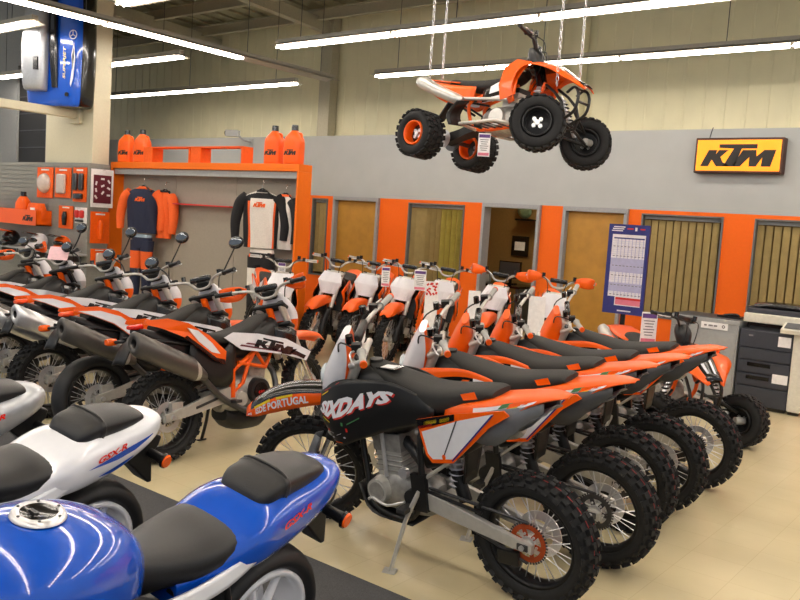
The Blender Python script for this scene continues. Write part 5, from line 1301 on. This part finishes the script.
# second row, facing the camera
row2 = 'off-road motorcycles of the back row facing the camera'
c1 = None
def plate_pos(px, py, yaw, lx=1.26): return (px-lx*math.cos(yaw), py-lx*math.sin(yaw), 0)
spots = [('off-road motorcycle next to the clothing display post, leftmost of the back row', -7.62, 7.88, -62, -12, 0),
         ('off-road motorcycle with white number plate, second from the display post in the back row', -7.20, 8.13, -62, -12, 0),
         ('off-road motorcycle with price tag on the bar, third from the display post', -6.65, 8.21, -61, -12, 0),
         ('off-road motorcycle of the back row behind the long sheet with a red splash', -6.20, 8.44, -60, -12, 0),
         ('off-road motorcycle with orange hand guards behind the plain long white sheet', -5.50, 8.58, -60, -12, 1),
         ('off-road motorcycle with orange hand guards, rightmost of the back row', -4.64, 8.48, -60, -14, 1)]
protos = {}
for lab, px, py, yw, st, gd in spots:
    loc = plate_pos(px, py, R(yw)); rot = (R(-10),0,R(yw))
    if gd not in protos:
        o = dirt_bike(lab, 'cross', False, st, row2, 'orange' if gd else None, False); o.location = loc; o.rotation_euler = rot; protos[gd] = o
    else: dup(protos[gd], lab, loc, rot, dirt_steer(st))
o = dup(protos[0], 'off-road motorcycle standing in front of the clothing display under the black and white jersey', plate_pos(-7.28, 6.78, R(-30)), (R(-8),0,R(-30)), dirt_steer(-14)); o['group'] = row2
# hang tags and sheets
tagcard('long white sheet with a red splash hanging from the bar of a back row motorcycle', -5.62, 7.70, 1.17, .15, .62, R(35), 'splash')
tagcard('long white sheet hanging in front of a number plate left of the open doorway', -4.98, 7.62, 1.13, .13, .50, R(35), 'plain')
tagcard('white sheet hanging beside the rightmost back row motorcycle', -4.20, 7.62, 1.15, .17, .46, R(30), 'plain')
tagcard('price tag on the bar of the third back row motorcycle', -6.32, 7.70, 1.28, .10, .24, R(32))
tagcard('price tag above the long splashed sheet', -5.86, 7.78, 1.28, .14, .24, R(32))
tagcard('small price tag by the left end of the back row', -7.72, 7.32, 1.22, .10, .24, R(32))

# ------------------------------------------------------------------ street singles, left row
LS = R(-7)
sm = 'street motorcycles in the left row seen from behind'
s1 = street_single('orange street-legal motorcycle with black lettering on its white tank side, nearest of its row', 'knob', 'orange', 20, 'knob', mirrors=False, group=sm)
s1.location = (-4.88, 3.57, 0); s1.rotation_euler = (LS,0,R(91))
s2 = street_single('motorcycle with smooth rear tire and white tail, beside the nearest knobby-tired one', 'street', 'white', 22, 'street', painted_glow=True, group=sm); s2.location = (-5.66, 3.50, 0); s2.rotation_euler = (LS,0,R(90))
s3 = street_single('motorcycle with knobby rear tire and two silver mufflers, third in the left row', 'knob', 'white', 18, 'knob', twin=True, painted_glow=True, group=sm); s3.location = (-6.50, 3.58, 0); s3.rotation_euler = (LS,0,R(90))
s4 = dup(s2, 'motorcycle with smooth rear tire and white tail, beyond the twin muffler one', (-7.42, 3.66, 0), (LS,0,R(90)), steer(SM_P, SM_D, 16))
s5 = street_single('silver-grey street motorcycle with a pink tag, deep in the left row', 'street', 'orange', 15, 'street', grey=True, group=sm); s5.location = (-8.25, 3.62, 0); s5.rotation_euler = (LS,0,R(90))
s6 = dup(s1, 'orange street-legal motorcycle beyond the silver-grey one, closest to the slat wall', (-9.10, 3.70, 0), (LS,0,R(90)), steer(SM_P, SM_D, 12))
tagcard('pink tag lying on the silver-grey motorcycle at the left', -8.20, 4.60, 1.33, .20, .17, R(45), 'pink', R(-40))

# ------------------------------------------------------------------ sport bikes on the mat
sp = 'sport motorcycles on the charcoal mat'
LB = R(-9)
u1 = sport_bike('blue sport motorcycle with white trim and black seats on the mat', 'blue', group=sp); u1.location = (-2.25, 2.0, .008); u1.rotation_euler = (LB,0,R(-86))
u2 = sport_bike('white sport motorcycle with a blue and red tail flash, left of the blue one', 'blue_white', flash='blue', group=sp); u2.location = (-3.27, 1.92, .008); u2.rotation_euler = (LB,0,R(-83.5))
u3 = sport_bike('silver sport motorcycle on the mat beyond the white one', 'silver_paint', group=sp); u3.location = (-4.02, 1.78, .008); u3.rotation_euler = (LB,0,R(-86))
